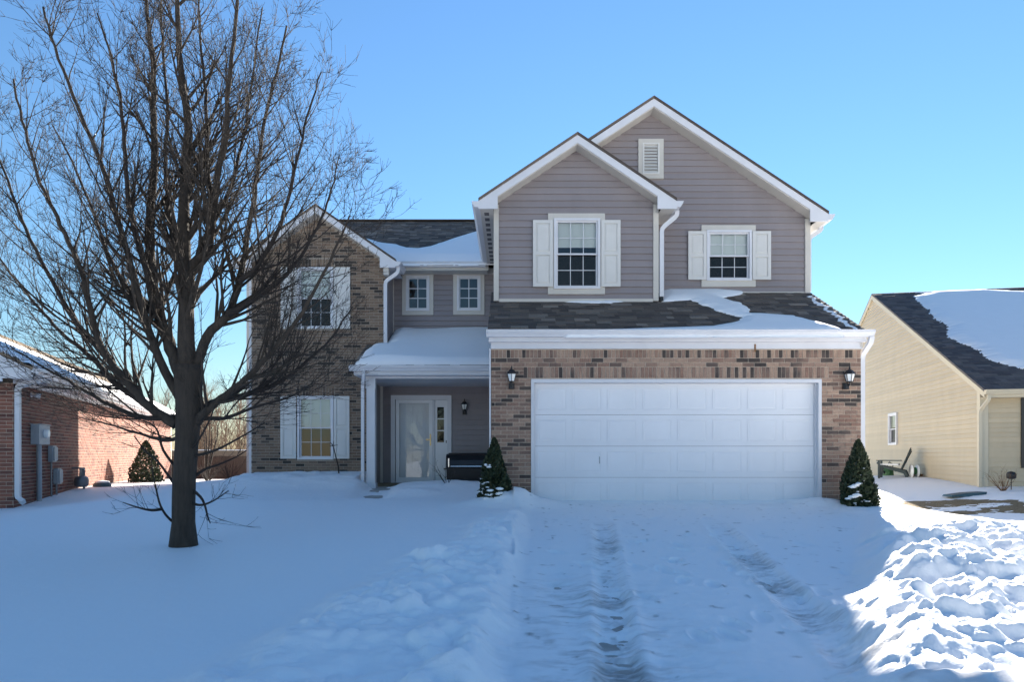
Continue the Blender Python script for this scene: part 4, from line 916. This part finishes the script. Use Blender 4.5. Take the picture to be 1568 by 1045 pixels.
m = MB(); m.sweep([(0.2, 0.07, z0 + 0.25), (0.2, 0.07, z0 + 0.42), (0.2, 0.2, z0 + 0.42), (0.2, 0.2, z0 - 0.05)], 0.025, 8); m.sweep([(0.2, -0.07, z0 + 0.25), (0.2, -0.07, z0 + 0.45), (0.03, -0.07, z0 + 0.45)], 0.025, 8); m.lathe([(0.05, 0), (0.06, 0.03), (0.05, 0.06)], (0.2, 0.07, z0 + 0.40), 10); m.build('pipe', 'steel', gm)
t = lt(47); z0 = lzv(47, 605)
sl = thing('security_light', 'white twin-head security light high on the left brick wall', 'light', LM @ Vector((0, t, z0)), LA)
MB().lathe([(0.05, 0), (0.05, 0.02), (0.03, 0.03)], (0, 0, 0), 12).build('base_plate', 'white_trim', sl, X=Matrix.Rotation(math.radians(90), 4, 'Y'))
for s in (-1, 1): MB().lathe([(0.022, 0), (0.03, 0.04), (0.05, 0.11), (0.05, 0.12)], (0, 0, 0), 12).build('lamp_head', 'white_trim', sl, X=Matrix.Translation((0.03, 0.03 * s, 0)) @ Matrix.Rotation(math.radians(s * 55), 4, 'X') @ Matrix.Rotation(math.radians(110), 4, 'Y'))
t = lt(131); p = LM @ Vector((0.35, t, 0)); vz = zsnow(p.x, p.y)
vb = thing('valve_cover', 'small blue-grey snow-capped lid beside the left brick wall', 'valve cover', (p.x, p.y, vz), 0)
MB().lathe([(0.2, -0.1), (0.2, 0.06), (0.15, 0.10)], (0, 0, 0), 14).build('lid', 'teal_plastic', vb); MB().lathe([(0.16, 0.10), (0.15, 0.13), (0.05, 0.15)], (0, 0, 0), 14).build('snow_cap', 'roof_snow', vb, True)

# ------------------------------------------------------------------ cream house on the right
RA = math.radians(-11.5); RC = (fx(1502, 6.2), 6.2)
RH = thing('cream_house', 'one-storey cream house with lap siding and snowy roof at the right edge', 'house', (RC[0], RC[1], 0), RA)
RX = Matrix.Rotation(math.radians(-90), 4, 'Z')          # wall facing local -X: a = -local Y
RM = Matrix.Translation((RC[0], RC[1], 0)) @ Matrix.Rotation(RA, 4, 'Z')
hd = 8.8; RZE = 2.72; rpt = 0.50; RZR = RZE + rpt * hd; WD = 9.0
t = on_plane_t(1369, RC, -math.sin(RA), math.cos(RA)); yw_ = RC[1] + math.cos(RA) * t
wz0, wz1 = fz(682, yw_), fz(633, yw_); ww = 0.42
whole = (-t - ww, -t + ww, wz0, wz1)
gwl = wall_boxes(MB(), -2 * hd, 0, -0.7, RZE, 0.0, 0.15, [(whole[0] + .01, whole[1] - .01, wz0 + .01, wz1 - .01)]); gwl.prism([(-2 * hd, RZE), (0, RZE), (-hd, RZR - 0.12)], 0, 0.15)
gwl = gwl.build('gable_wall', 'cream_siding', RH, X=RX)
def span_r(z):
    if z <= RZE - 0.1: return (-2 * hd, -0.02)
    k = (RZR - 0.12 - z) / rpt; return (max(-2 * hd, -hd - k), min(-0.02, -hd + k))
lay_siding(gwl, 'cream_siding', 0.0, -0.30, RZR - 0.2, span_r, [(whole[0] - .03, whole[1] + .03, wz0 - .03, wz1 + .03)], X=RX)
window(RH, *whole, -0.035, cols=1, rows=1, X=RX, fw=0.07, screen=True, blind=0.45)
fwall = wall_boxes(MB(), 0, WD, -0.7, RZE, 0.0, 0.15, []).build('front_wall', 'cream_siding', RH)
lay_siding(fwall, 'cream_siding', 0.0, -0.30, RZE - 0.02, lambda z: (0.14, WD))
MB().box(-0.045, 0.15, -0.05, 0.12, -0.4, RZE - 0.05).build('corner_trim', 'cream_trim', RH)
MB().box(WD - 0.15, WD, 0.15, 2 * hd, -0.7, RZE).build('side_wall', 'cream_siding', RH); MB().box(0.15, WD, 2 * hd - 0.15, 2 * hd, -0.7, RZE).build('rear_wall', 'cream_siding', RH)
rr = MB(); e = 0.32
rr.slab([(-0.06, -e, RZE - rpt * e), (WD + 0.3, -e, RZE - rpt * e), (WD + 0.3, hd, RZR), (-0.06, hd, RZR)], 0.05); rr.slab([(-0.06, hd, RZR), (WD + 0.3, hd, RZR), (WD + 0.3, 2 * hd + e, RZE - rpt * e), (-0.06, 2 * hd + e, RZE - rpt * e)], 0.05)
rr = rr.build('roof', 'shingle_grey', RH)
RO = Vector((-0.06, -e, RZE - rpt * e)); RV = Vector((0, 1, rpt)).normalized()
lay_shingles(RO, (1, 0, 0), RV, WD + 0.3, (hd + e) * math.hypot(1, rpt), 'shingle_grey', rr)
for s in (0, 1):
    q = [(-hd, RZR - 0.055), (-2 * hd - e, RZE - rpt * e - 0.055), (-2 * hd - e, RZE - rpt * e - 0.2), (-hd, RZR - 0.22)] if s else [(-hd, RZR - 0.055), (-hd, RZR - 0.22), (e, RZE - rpt * e - 0.2), (e, RZE - rpt * e - 0.055)]
    MB().prism(q, -0.065, -0.032).build('rake_board', 'cream_trim', RH, X=RX)
MB().box(-0.02, WD, -e + 0.03, 0, RZE - rpt * e - 0.2, RZE - rpt * e - 0.185).build('soffit', 'cream_trim', RH)
MB().box(-0.02, WD, -e, -e + 0.03, RZE - rpt * e - 0.2, RZE - rpt * e - 0.05).build('fascia', 'cream_trim', RH)
gutter(RH, -0.06, WD, -e, RZE - rpt * e - 0.125, mat='cream_trim')
downspout(RH, [(0.02, -e - 0.06, RZE - 0.3), (0.02, -e - 0.06, RZE - 0.42), (-0.05, -0.07, RZE - 0.68), (-0.05, -0.07, -0.1)], mat='cream_trim', up=(0, 1, 0))
xs_ = (fx(1555.5, 6.2) - RC[0])
MB().box(0, 0.42, -0.06, -0.025, fz(717, 6.1), fz(609, 6.1)).build('shutter', 'black', RH, X=Matrix.Translation((xs_, 0, 0)))
RO_w = RM @ RO; RU_w = RM.to_3x3() @ Vector((1, 0, 0)); RV_w = RM.to_3x3() @ RV
snow_patch('roof_snow', 'broad sheet of snow on the front slope of the cream house roof', RO_w, RU_w, RV_w, uv_on(RO_w, RU_w, RV_w,
    [(1398, 455), (1420, 449), (1378, 446), (1375, 442), (1440, 438.5), (1442, 442), (1452, 445), (1500, 444), (1568, 447), (1640, 450), (1640, 575), (1568, 566), (1530, 557), (1510, 548), (1486, 531), (1470, 526), (1449, 513), (1452, 500), (1430, 490), (1422, 476), (1408, 464)], (hd + e) * math.hypot(1, rpt) - 0.1), thick=0.08, res=0.06, wob=0.07, rise=0.4, seed=22)
# things standing by it
t = on_plane_t(1408, RC, -math.sin(RA), math.cos(RA)); p = RM @ Vector((-0.75, t, 0)); cz = zsnow(p.x, p.y) - 0.04
ch = thing('garden_chair', 'dark green slatted garden chair with snow standing by the cream wall', 'chair', (p.x, p.y, cz), math.radians(-35))
for s in (-1, 1):
    MB().prism([(-0.42, 0.0), (-0.36, 0.0), (-0.30, 0.36), (0.30, 0.16), (0.36, 0), (0.46, 0), (0.34, 0.27), (-0.40, 0.44)], s * 0.27 - 0.02, s * 0.27 + 0.02, 'y').build('side_frame', 'green_plastic', ch)
    MB().box(-0.46, 0.20, s * 0.31 - 0.06, s * 0.31 + 0.06, 0.56, 0.59).build('armrest', 'green_plastic', ch)
    MB().box(-0.42, -0.36, s * 0.30 - 0.025, s * 0.30 + 0.025, 0.0, 0.56).build('leg', 'green_plastic', ch)
for k in range(5):
    y = -0.22 + 0.11 * k; hgt = 0.98 - 0.05 * abs(k - 2)
    MB().add([(0.16, y - 0.048, 0.2), (0.16, y + 0.048, 0.2), (0.19, y + 0.048, 0.2), (0.19, y - 0.048, 0.2), (0.46, y - 0.048, hgt), (0.46, y + 0.048, hgt), (0.49, y + 0.048, hgt), (0.49, y - 0.048, hgt)], [(0, 3, 2, 1), (4, 5, 6, 7), (0, 1, 5, 4), (1, 2, 6, 5), (2, 3, 7, 6), (3, 0, 4, 7)]).build('back_slat', 'green_plastic', ch)
for k in range(4): x = -0.40 + 0.15 * k; z = 0.40 - 0.06 * k; MB().box(x, x + 0.13, -0.26, 0.26, z, z + 0.03).build('seat_slat', 'green_plastic', ch)
MB().box(-0.38, 0.15, -0.24, 0.24, 0.425, 0.47).build('seat_snow', 'roof_snow', ch)
t = on_plane_t(1417, RC, -math.sin(RA), math.cos(RA)); p = RM @ Vector((-0.22, t, 0))
hr = thing('hose_reel', 'wall-hung hose reel with a round white disc on the cream wall', 'hose reel', (p.x, p.y, fz(722, p.y)), RA)
m = MB().lathe([(0.2, 0), (0.2, 0.02), (0.07, 0.03), (0.07, 0.16), (0.2, 0.17), (0.2, 0.19)], (0, 0, 0), 20); m.build('reel', 'lamp_glass', hr, True, X=Matrix.Rotation(math.radians(-90), 4, 'Y'))
m = MB()
for k in range(4): m.lathe([(0.10 + 0.02 * (k % 2), 0.04 + k * 0.03), (0.12, 0.055 + k * 0.03), (0.10, 0.065 + k * 0.03)], (0, 0, 0), 16)
m.build('hose_coil', 'green_hose', hr, True, X=Matrix.Rotation(math.radians(-90), 4, 'Y')); MB().box(-0.02, 0.24, 0.15, 0.5, -0.16, -0.10).build('bracket', 'dry_leaf', hr)
t = on_plane_t(1390, RC, -math.sin(RA), math.cos(RA)); p = RM @ Vector((-0.6, t, 0)); cz = zsnow(p.x, p.y)
wc = thing('watering_can', 'green watering can beside the garden chair', 'watering can', (p.x, p.y, cz - 0.05), math.radians(200))
MB().lathe([(0.16, 0), (0.17, 0.05), (0.16, 0.30), (0.10, 0.36)], (0, 0, 0), 16).build('can_body', 'green_hose', wc, True)
MB().sweep([(0.12, 0, 0.10), (0.28, 0, 0.26), (0.40, 0, 0.46)], [0.035, 0.025, 0.02], 8).build('spout', 'black', wc); MB().lathe([(0.02, 0), (0.06, 0.05), (0.0, 0.06)], (0, 0, 0), 10).build('rose', 'black', wc, X=Matrix.Translation((0.40, 0, 0.45)) @ Matrix.Rotation(math.radians(50), 4, 'Y'))
MB().sweep([(0.05, 0, 0.34), (-0.05, 0, 0.50), (-0.22, 0, 0.42), (-0.17, 0, 0.15)], 0.018, 6).build('handle', 'black', wc)
p = P(1478, 762, RC[1] - 1.1); cz = zsnow(p.x, p.y)
sb = MB(); sb.prism([(-0.5, 0.0), (0.42, 0.0), (0.46, 0.11), (0.0, 0.09), (-0.46, 0.04)], -0.15, 0.15, 'y')
sb = sb.build('splash_block', 'teal_plastic'); sb.location = (p.x, p.y, cz - 0.02); sb.rotation_euler = (0, 0, math.radians(8)); tag(sb, 'dark teal plastic splash trough on the lawn below the cream downspout', 'splash block')
p = P(1548.5, 770, RC[1] - 0.9); cz = zsnow(p.x, p.y)
gl = thing('garden_light', 'small black garden lamp on a stake by the cream house', 'garden lamp', (p.x, p.y, cz), 0)
MB().sweep([(0, 0, -0.1), (0, 0, 0.28)], 0.012, 6).build('stake', 'black', gl); MB().lathe([(0.05, 0.26), (0.10, 0.29), (0.11, 0.38), (0.08, 0.43), (0.02, 0.45)], (0, 0, 0), 12).build('lamp_head', 'black_metal', gl, True)

# ------------------------------------------------------------------ barbecue on the porch
gx, gy = -1.05, 4.75
bq = thing('barbecue_grill', 'black covered barbecue grill with chrome lid handle on the porch', 'grill', (gx, gy, 0.15), 0)
hwid = 0.53
prof = [(-0.30, 0.44), (0.28, 0.44), (0.30, 0.60), (0.24, 0.72), (0.10, 0.79), (-0.08, 0.79), (-0.20, 0.74), (-0.28, 0.62), (-0.31, 0.50)]
lid = MB().prism(prof, -hwid + 0.05, hwid - 0.05, 'x')
lid.prism([(y * 0.94, 0.44 + (z - 0.44) * 0.93) for y, z in prof], -hwid, -hwid + 0.05, 'x'); lid.prism([(y * 0.94, 0.44 + (z - 0.44) * 0.93) for y, z in prof], hwid - 0.05, hwid, 'x')
lid = lid.build('lid', 'black', bq)
MB().sweep([(-hwid + 0.12, -0.36, 0.475), (hwid - 0.12, -0.36, 0.475)], 0.022, 10).build('lid_handle', 'chrome', lid)
for s in (-1, 1): MB().box(s * (hwid - 0.16) - 0.012, s * (hwid - 0.16) + 0.012, -0.37, -0.29, 0.46, 0.49).build('handle_bracket', 'chrome', lid)
MB().box(-hwid + 0.06, -hwid + 0.085, -0.325, -0.30, 0.46, 0.66).build('lid_trim', 'chrome', lid)
MB().prism([(-0.28, 0.16), (0.26, 0.16), (0.29, 0.435), (-0.31, 0.435)], -hwid + 0.02, hwid - 0.02, 'x').build('firebox', 'black_metal', bq)
for sx_ in (-1, 1):
    for sy_ in (-1, 1): MB().box(sx_ * 0.44 - 0.025, sx_ * 0.44 + 0.025, sy_ * 0.2 - 0.025, sy_ * 0.2 + 0.025, 0.0, 0.17).build('leg', 'black_metal', bq)
MB().box(-hwid - 0.05, -hwid + 0.03, -0.26, 0.22, 0.40, 0.43).build('side_shelf', 'black', bq)

# ------------------------------------------------------------------ trees and shrubs
def spline(pts, per=6):
    pts = [Vector(p) for p in pts]; q = [pts[0] * 2 - pts[1]] + pts + [pts[-1] * 2 - pts[-2]]; out = []
    for i in range(1, len(q) - 2):
        for k in range(per):
            t = k / per; a, b, c, d = q[i - 1], q[i], q[i + 1], q[i + 2]
            out.append(0.5 * ((2 * b) + (c - a) * t + (2 * a - 5 * b + 4 * c - d) * t * t + (3 * b - a - 3 * c + d) * t ** 3))
    return out + [pts[-1]]
R = random.Random(11)
def rdir(d, ang):
    """a direction turned ang away from d, round a random azimuth"""
    o = d.orthogonal().normalized(); o.rotate(Matrix.Rotation(R.uniform(0, 2 * math.pi), 3, d)); return (d * math.cos(ang) + o * math.sin(ang)).normalized()
def grow(mb, p, d, L, r, level, up=0.35, kids=(7, 5, 4), wig=0.075):
    n = max(3, min(8, int(L / 0.12))); pts = [p]; rs = [r]; q = p.copy(); dd = d.copy(); knots = []
    for i in range(n):
        dd = (dd + Vector((R.gauss(0, wig), R.gauss(0, wig), R.gauss(0, wig * 0.6))) + Vector((0, 0, up * 0.22))).normalized()
        q = q + dd * (L / n); pts.append(q.copy()); rs.append(max(0.0014, r * (1 - 0.78 * (i + 1) / n))); knots.append((q.copy(), dd.copy(), rs[-1]))
    mb.sweep(pts, rs, 6 if r > 0.012 else (4 if r > 0.005 else 3))
    if level <= 0: return
    k = kids[min(level, len(kids)) - 1]
    for j in range(k):
        f = R.uniform(0.15, 1.0); a = knots[min(len(knots) - 1, int(f * len(knots)))]
        nd = rdir(a[1], R.uniform(0.45, 0.95)); nd.z = max(nd.z, -0.25); nd.normalize()
        grow(mb, a[0], nd, L * R.uniform(0.38, 0.62) * (1.15 - 0.5 * f), max(0.0022, a[2] * 0.62), level - 1, up, kids)
ty = -4.3; TP = P(282, 842, ty); TX, TZ = TP.x, zsnow(TP.x, ty)
tree = thing('bare_tree', 'tall leafless tree with many rising branches on the front lawn', 'tree', (0, 0, 0)); tree.location = (TX, ty, TZ)
TI = Matrix.Translation((-TX, -ty, -TZ))
def limb_pts(pp, depth):
    n = len(pp); out = []
    for i, (a, b) in enumerate(pp): out.append(P(a, b, ty + depth * (i / (n - 1)) ** 1.2))
    return out
trunk = MB(); tp = spline([P(281, 862, ty), P(281, 800, ty), P(282, 740, ty), P(286, 680, ty), P(289, 620, ty), P(288, 560, ty)], 5)
k = len(tp); kk = (ty - CAMY) / F
trunk.sweep(tp, [kk * (24 - 7.5 * min(1, i / 5) + (4.5 * max(0, (i - 15) / 10))) for i in range(k)], 16)
tr = trunk.build('trunk', 'bark', tree, True, X=TI)
# root flare
limbs = [  # photo columns/rows of each main limb, depth it reaches (m), start radius (px), end radius
    ([(270, 650), (252, 640), (226, 621), (197, 589), (163, 547), (147, 510), (136, 465), (122, 410), (92, 345), (62, 280), (38, 200), (20, 120)], -0.5, 9, 1.4),
    ([(284, 590), (266, 545), (246, 490), (233, 440), (229, 350), (236, 257), (235, 161), (234, 90), (226, 20), (222, -70)], 0.4, 12, 2.2),
    ([(288, 570), (285, 500), (284, 420), (281, 345), (284, 270), (288, 190), (276, 100), (271, 10), (268, -90)], 0.0, 15, 2.5),
    ([(284, 450), (297, 404), (318, 382), (326, 330), (334, 265), (345, 215), (350, 130), (362, 20), (366, -70)], -0.35, 9, 2.0),
    ([(290, 590), (318, 515), (348, 482), (366, 432), (376, 380), (390, 300), (400, 215), (418, 130), (440, 40)], 0.5, 9, 1.6),
    ([(292, 655), (318, 628), (352, 600), (392, 566), (432, 520), (470, 465), (505, 400), (535, 330)], -0.6, 8, 1.2),
    ([(291, 640), (325, 618), (372, 606), (420, 590), (462, 560), (505, 520), (540, 470)], 0.7, 7, 1.0),
    ([(276, 610), (248, 560), (226, 500), (210, 440), (184, 350), (160, 265), (126, 180), (90, 90), (66, 10)], -0.3, 8, 1.5),
    ([(226, 621), (180, 590), (140, 548), (100, 515), (58, 470), (18, 420), (-30, 360)], 0.5, 6, 1.0),
    ([(163, 547), (120, 500), (80, 430), (40, 350), (5, 260), (-20, 180)], -0.4, 5, 1.0),
    ([(233, 440), (214, 380), (196, 300), (190, 200), (176, 110), (150, 20)], -0.5, 6, 1.2),
    ([(326, 330), (318, 250), (316, 160), (308, 70), (300, -40)], 0.4, 5, 1.2),
    ([(366, 432), (400, 400), (430, 340), (452, 260), (470, 180), (492, 110)], -0.4, 5, 1.0),
    ([(348, 482), (390, 458), (440, 420), (480, 360), (505, 300), (520, 240)], 0.4, 5, 0.9),
    ([(284, 420), (262, 350), (254, 260), (256, 160), (248, 60), (246, -40)], 0.6, 5, 1.2),
    ([(246, 490), (205, 455), (170, 400), (140, 320), (112, 250), (80, 190)], 0.7, 5, 1.0),
    ([(270, 640), (225, 640), (170, 622), (115, 590), (62, 560), (15, 530)], -0.7, 5, 0.8),
    ([(297, 404), (322, 350), (352, 290), (372, 210), (388, 110), (402, 10)], 0.5, 5, 1.1),
    ([(289, 665), (255, 675), (215, 665), (165, 650), (120, 640)], 0.8, 4, 0.8),
    ([(294, 640), (345, 640), (395, 622), (440, 610), (480, 590)], -0.3, 4, 0.8),
]
for pp, dep, r0, r1 in limbs:
    pts = limb_pts(pp, dep); sp = spline(pts, 5); n = len(sp); mb = MB()
    sp = [sp[0]] + [q + Vector((R.gauss(0, 0.005), R.gauss(0, 0.005), R.gauss(0, 0.003))) for q in sp[1:]]
    rs = [kk * (r0 + (r1 - r0) * (i / (n - 1)) ** 0.75) for i in range(n)]
    mb.sweep(sp, rs, 8)
    L = sum((b - a).length for a, b in zip(sp, sp[1:])); nk = int(L * 10)
    for j in range(nk):
        f = R.uniform(0.12, 1.0); i = min(n - 2, int(f * (n - 1))); d = (sp[i + 1] - sp[i]).normalized()
        nd = rdir(d, R.uniform(0.45, 0.95)); nd.z = max(nd.z, -0.12); nd.normalize()
        grow(mb, sp[i], nd, R.uniform(0.45, 1.15) * (1.15 - 0.55 * f), max(0.0035, rs[i] * 0.42), 2, 0.42, (5, 7))
    mb.build('branch', 'bark' if r0 > 7 else 'twig', tree, True, X=TI)
for pp, dep in (([(280, 808), (260, 796), (246, 776), (238, 745), (232, 715)], -0.3), ([(248, 780), (232, 782), (212, 778), (188, 770)], -0.3), ([(278, 760), (262, 735), (240, 705), (222, 690), (205, 668)], 0.3), ([(288, 738), (312, 720), (335, 712), (362, 700), (378, 690)], 0.3), ([(288, 768), (306, 774), (326, 768), (350, 752)], -0.2),
                ([(292, 748), (310, 766), (318, 792), (322, 802)], -0.2), ([(280, 700), (300, 680), (318, 650), (330, 620)], -0.3), ([(272, 720), (250, 690), (238, 655), (205, 640)], -0.4), ([(292, 700), (330, 690), (372, 668), (405, 648)], -0.4)):
    sp = spline(limb_pts(pp, dep), 4); mb = MB(); n = len(sp); mb.sweep(sp, [kk * (2.6 - 1.9 * i / (n - 1)) for i in range(n)], 5)
    for j in range(7):
        i = R.randrange(n // 3, n - 1); nd = rdir((sp[i + 1] - sp[i]).normalized(), R.uniform(0.4, 0.9)); grow(mb, sp[i], nd, R.uniform(0.15, 0.4), 0.003, 1, 0.35, (3,))
    mb.build('branch', 'twig', tree, True, X=TI)

def conifer(name, label, x, y, z, h, w, n, seed, snow=None, bulge=0.25, group=None, lean=0.0):
    """small dense evergreen: flattened leaf sprays all over a cone, twig core, snow clumps"""
    g = random.Random(seed); t = thing(name, label, 'shrub', (x, y, z), 0, group)
    MB().sweep([(0, 0, -0.15), (0, 0, h * 0.92)], [0.03, 0.006], 6).build('stem', 'bark', t)
    mb = MB()
    def radius(f, a):
        base = (1 - f) ** 0.72 * (1 if f > bulge else 0.82 + 0.18 * f / bulge)
        return w * base * (1 + 0.10 * math.sin(3 * a + 9 * f + seed) + 0.08 * math.sin(7 * a - 14 * f))
    for k in range(n):
        f = 1 - (1 - g.random()) ** 0.6 if False else g.random() ** 1.25; a = g.uniform(0, 2 * math.pi); rr_ = radius(f, a) * (g.uniform(0.55, 1.04) if g.random() < 0.6 else g.uniform(0.88, 1.07))
        c = Vector((rr_ * math.cos(a), rr_ * math.sin(a), f * h)); out = Vector((math.cos(a), math.sin(a), 0)); s = g.uniform(0.022, 0.05) * (0.7 + 0.5 * (1 - f))
        d = (out * g.uniform(0.15, 0.7) + Vector((g.gauss(0, 0.3), g.gauss(0, 0.3), g.uniform(0.5, 1.0)))).normalized(); sd = d.cross(Vector((g.gauss(0, 1), g.gauss(0, 1), g.gauss(0, 1)))).normalized()
        mb.add([c - d * s * 0.6, c + sd * s * 0.45, c + d * s * 0.2 + sd * s * 0.55, c + d * s * 1.2, c + d * s * 0.2 - sd * s * 0.55, c - sd * s * 0.45], [(0, 1, 2, 3), (0, 3, 4, 5)])
    mb.build('foliage', 'evergreen', t, kind='stuff')
    if snow:
        cl = MB()
        for a, f, sz in snow:
            r0 = radius(f, a) * 1.04; c = Vector((r0 * math.cos(a), r0 * math.sin(a), f * h)); m = 8; kx = g.uniform(1.0, 1.7)
            prof = [(0.5, -0.25), (1.0, 0.05), (0.85, 0.4), (0.35, 0.6)]; vs = []
            for pr_, pz in prof:
                for j in range(m):
                    q = 2 * math.pi * j / m; rr_ = sz * pr_ * g.uniform(0.75, 1.2); vs.append(c + Vector((rr_ * kx * math.cos(q), rr_ * math.sin(q), sz * pz * 0.9 + g.uniform(-0.1, 0.1) * sz)))
            fs = [(i * m + j, i * m + (j + 1) % m, (i + 1) * m + (j + 1) % m, (i + 1) * m + j) for i in range(3) for j in range(m)] + [tuple(range(3 * m, 4 * m)), tuple(reversed(range(m)))]
            cl.add(vs, fs)
        cl.build('snow_clumps', 'roof_snow', t, True, kind='stuff')
    return t
g_ = random.Random(4)
def clumps(n, lo, hi, f0, f1, s0, s1): return [(math.radians(g_.uniform(lo, hi)), f0 + (f1 - f0) * g_.random() ** 1.6, g_.uniform(s0, s1)) for _ in range(n)]
sx, sy = fx(757, -0.42), -0.42
conifer('arborvitae', 'small cone-shaped evergreen with snow clumps left of the garage door', sx, sy, zsnow(sx, sy) - 0.20, 1.07, 0.285, 5200, 5, clumps(22, 185, 300, 0.1, 0.3, 0.022, 0.05) + clumps(9, 190, 260, 0.3, 0.62, 0.02, 0.04), group='pair of evergreens flanking the garage')
sx, sy = fx(1314, -0.55), -0.55
conifer('arborvitae', 'cone-shaped evergreen holding two snow pads at the right garage corner', sx, sy, zsnow(sx, sy) - 0.05, 1.08, 0.30, 5200, 8, [(math.radians(232), 0.33, 0.065), (math.radians(222), 0.31, 0.06), (math.radians(246), 0.36, 0.05), (math.radians(228), 0.17, 0.06), (math.radians(240), 0.20, 0.055), (math.radians(215), 0.14, 0.05)] + clumps(14, 230, 330, 0.05, 0.6, 0.012, 0.024), group='pair of evergreens flanking the garage')
t = lt(178); p = LM @ Vector((0.75, t, 0)); bz = zsnow(p.x, p.y)
conifer('evergreen_bush', 'round dark evergreen bush against the sunlit brick wall at left', p.x, p.y, bz - 0.08, 1.25, 0.50, 4200, 13, None, 0.45)

def twig_plant(name, label, x, y, h, n, spread, mat='twig', r=0.006, seeds=None, cat='shrub', lean=0):
    t = thing(name, label, cat, (x, y, zsnow(x, y) - 0.03))
    for k in range(n):
        mb = MB(); a = R.uniform(0, 2 * math.pi); d = Vector((math.cos(a) * spread + lean, math.sin(a) * spread, 1)).normalized()
        grow(mb, Vector((0.02 * math.cos(a), 0.02 * math.sin(a), 0)), d, h * R.uniform(0.75, 1.1), r, 1, 0.15, (4,)); mb.build('stem', mat, t, True)
    return t
sp_ = P(519, 735, YL - 0.45); sapling = thing('bare_sapling', 'thin bare sapling in front of the lower left window', 'sapling', (sp_.x, sp_.y, zsnow(sp_.x, sp_.y) - 0.05))
zb_ = zsnow(sp_.x, sp_.y) - 0.05
mb = MB(); st = [P(520, 742, YL - .45), P(518, 715, YL - .45), P(513, 695, YL - .45), P(510, 683, YL - .45)]
mb.sweep([q - Vector((sp_.x, sp_.y, zb_)) for q in st], [0.02, 0.017, 0.014, 0.011], 6)
for e_ in ((505, 677), (517, 682), (511, 676), (504, 684)): mb.sweep([q - Vector((sp_.x, sp_.y, zb_)) for q in (st[3], P(*e_, YL - .5))], [0.011, 0.006], 5)
mb.build('stem', 'twig', sapling, True)
q = P(684, 755, 2.3); twig_plant('bare_shrub', 'small leafless shrub poking out of the snow heap by the porch', q.x, q.y, 0.42, 6, 0.75, r=0.009)
q = P(352, 742, 5.2); twig_plant('bare_shrub', 'low twiggy shrub at the left corner of the brick bay', q.x, q.y, 0.6, 12, 0.9, r=0.007)
q = P(1536, 772, RC[1] - 1.0); twig_plant('bare_shrub', 'bare reddish shrub in front of the cream house', q.x, q.y, 0.55, 14, 0.7, 'dry_leaf', r=0.008)
q = P(318, 742, 8.5); twig_plant('bare_shrub', 'dark twiggy bush between the two brick houses', q.x, q.y, 0.7, 22, 0.9, r=0.010)
q = P(316, 742, 9.5); twig_plant('young_tree', 'slender dark young tree in the gap between the houses', q.x, q.y, 2.2, 5, 0.10, r=0.03, cat='tree')

# ------------------------------------------------------------------ back yards: fences, brush and bare trees
def fence(name, label, x0, x1, y, h, mat, bay=2.4, snow=True):
    t = thing(name, label, 'fence', ((x0 + x1) / 2, y, 0)); x = x0; ox = (x0 + x1) / 2
    while x < x1 - 0.1:
        z = float(grade(np.array([x]), np.array([y]))[0]); pn = MB(); xx = x + 0.06
        while xx < min(x + bay, x1) - 0.1:
            pn.box(xx - ox, xx + 0.139 - ox, -0.012, 0.012, z + 0.03, z + h + R.uniform(-0.015, 0.015)); xx += 0.142
        pn.box(x - ox, min(x + bay, x1) - ox, 0.013, 0.06, z + 0.35, z + 0.44); pn.box(x - ox, min(x + bay, x1) - ox, 0.013, 0.06, z + h - 0.4, z + h - 0.31)
        pn.build('fence_panel', mat, t); MB().box(x - 0.05 - ox, x + 0.05 - ox, -0.03, 0.08, z - 0.2, z + h + 0.06).build('post', mat, t)
        if snow: MB().box(x - ox, min(x + bay, x1) - ox, -0.03, 0.04, z + h + 0.012, z + h + 0.05).build('snow_strip', 'roof_snow', t)
        x += bay
fence('wooden_fence', 'brown board fence with snow on top across the back yards', -34, -6.5, 33, 1.75, 'fence_wood')
fence('low_fence', 'low dark board fence behind the brick house', -17.5, -9.6, 16.5, 1.0, 'fence_dark', snow=False)
protos = []
for v in range(4):
    mb = MB(); p0 = Vector((0, 0, -0.3)); hh_ = R.uniform(4.0, 6.2)
    pts = [p0, Vector((0.05, 0, 1.2)), Vector((R.uniform(-0.2, 0.2), 0, hh_ * 0.55)), Vector((R.uniform(-0.3, 0.3), 0, hh_))]
    sp = spline(pts, 5); mb.sweep(sp, [0.09 - 0.075 * i / (len(sp) - 1) for i in range(len(sp))], 6)
    tm = bpy.data.meshes.new('trunk'); tm.from_pydata(mb.v, [], mb.f); tm.materials.append(M['far_twig'])
    mb = MB()
    for j in range(44):
        i = R.randrange(1, len(sp) - 1); nd = rdir(Vector((0, 0, 1)), R.uniform(0.3, 0.9)); grow(mb, sp[i], nd, R.uniform(0.9, 2.2), 0.022, 2, 0.4, (3, 5))
    cm = bpy.data.meshes.new('crown'); cm.from_pydata(mb.v, [], mb.f); cm.materials.append(M['far_twig']); protos.append((tm, cm))
for k in range(36):
    x = -31.5 + k * 0.4 + R.uniform(-0.4, 0.4); y = R.uniform(35, 48); s = R.uniform(0.75, 1.15); tm, cm = protos[k % 4]
    t = thing('far_tree', 'thin leafless tree in the brush behind the back fence', 'tree', (x, y, float(grade(np.array([x]), np.array([y]))[0])), R.uniform(0, 6.28), 'bare trees behind the fence'); t.scale = (s, s, s)
    link('trunk', tm, 'far_twig', t); link('crown', cm, 'far_twig', t)
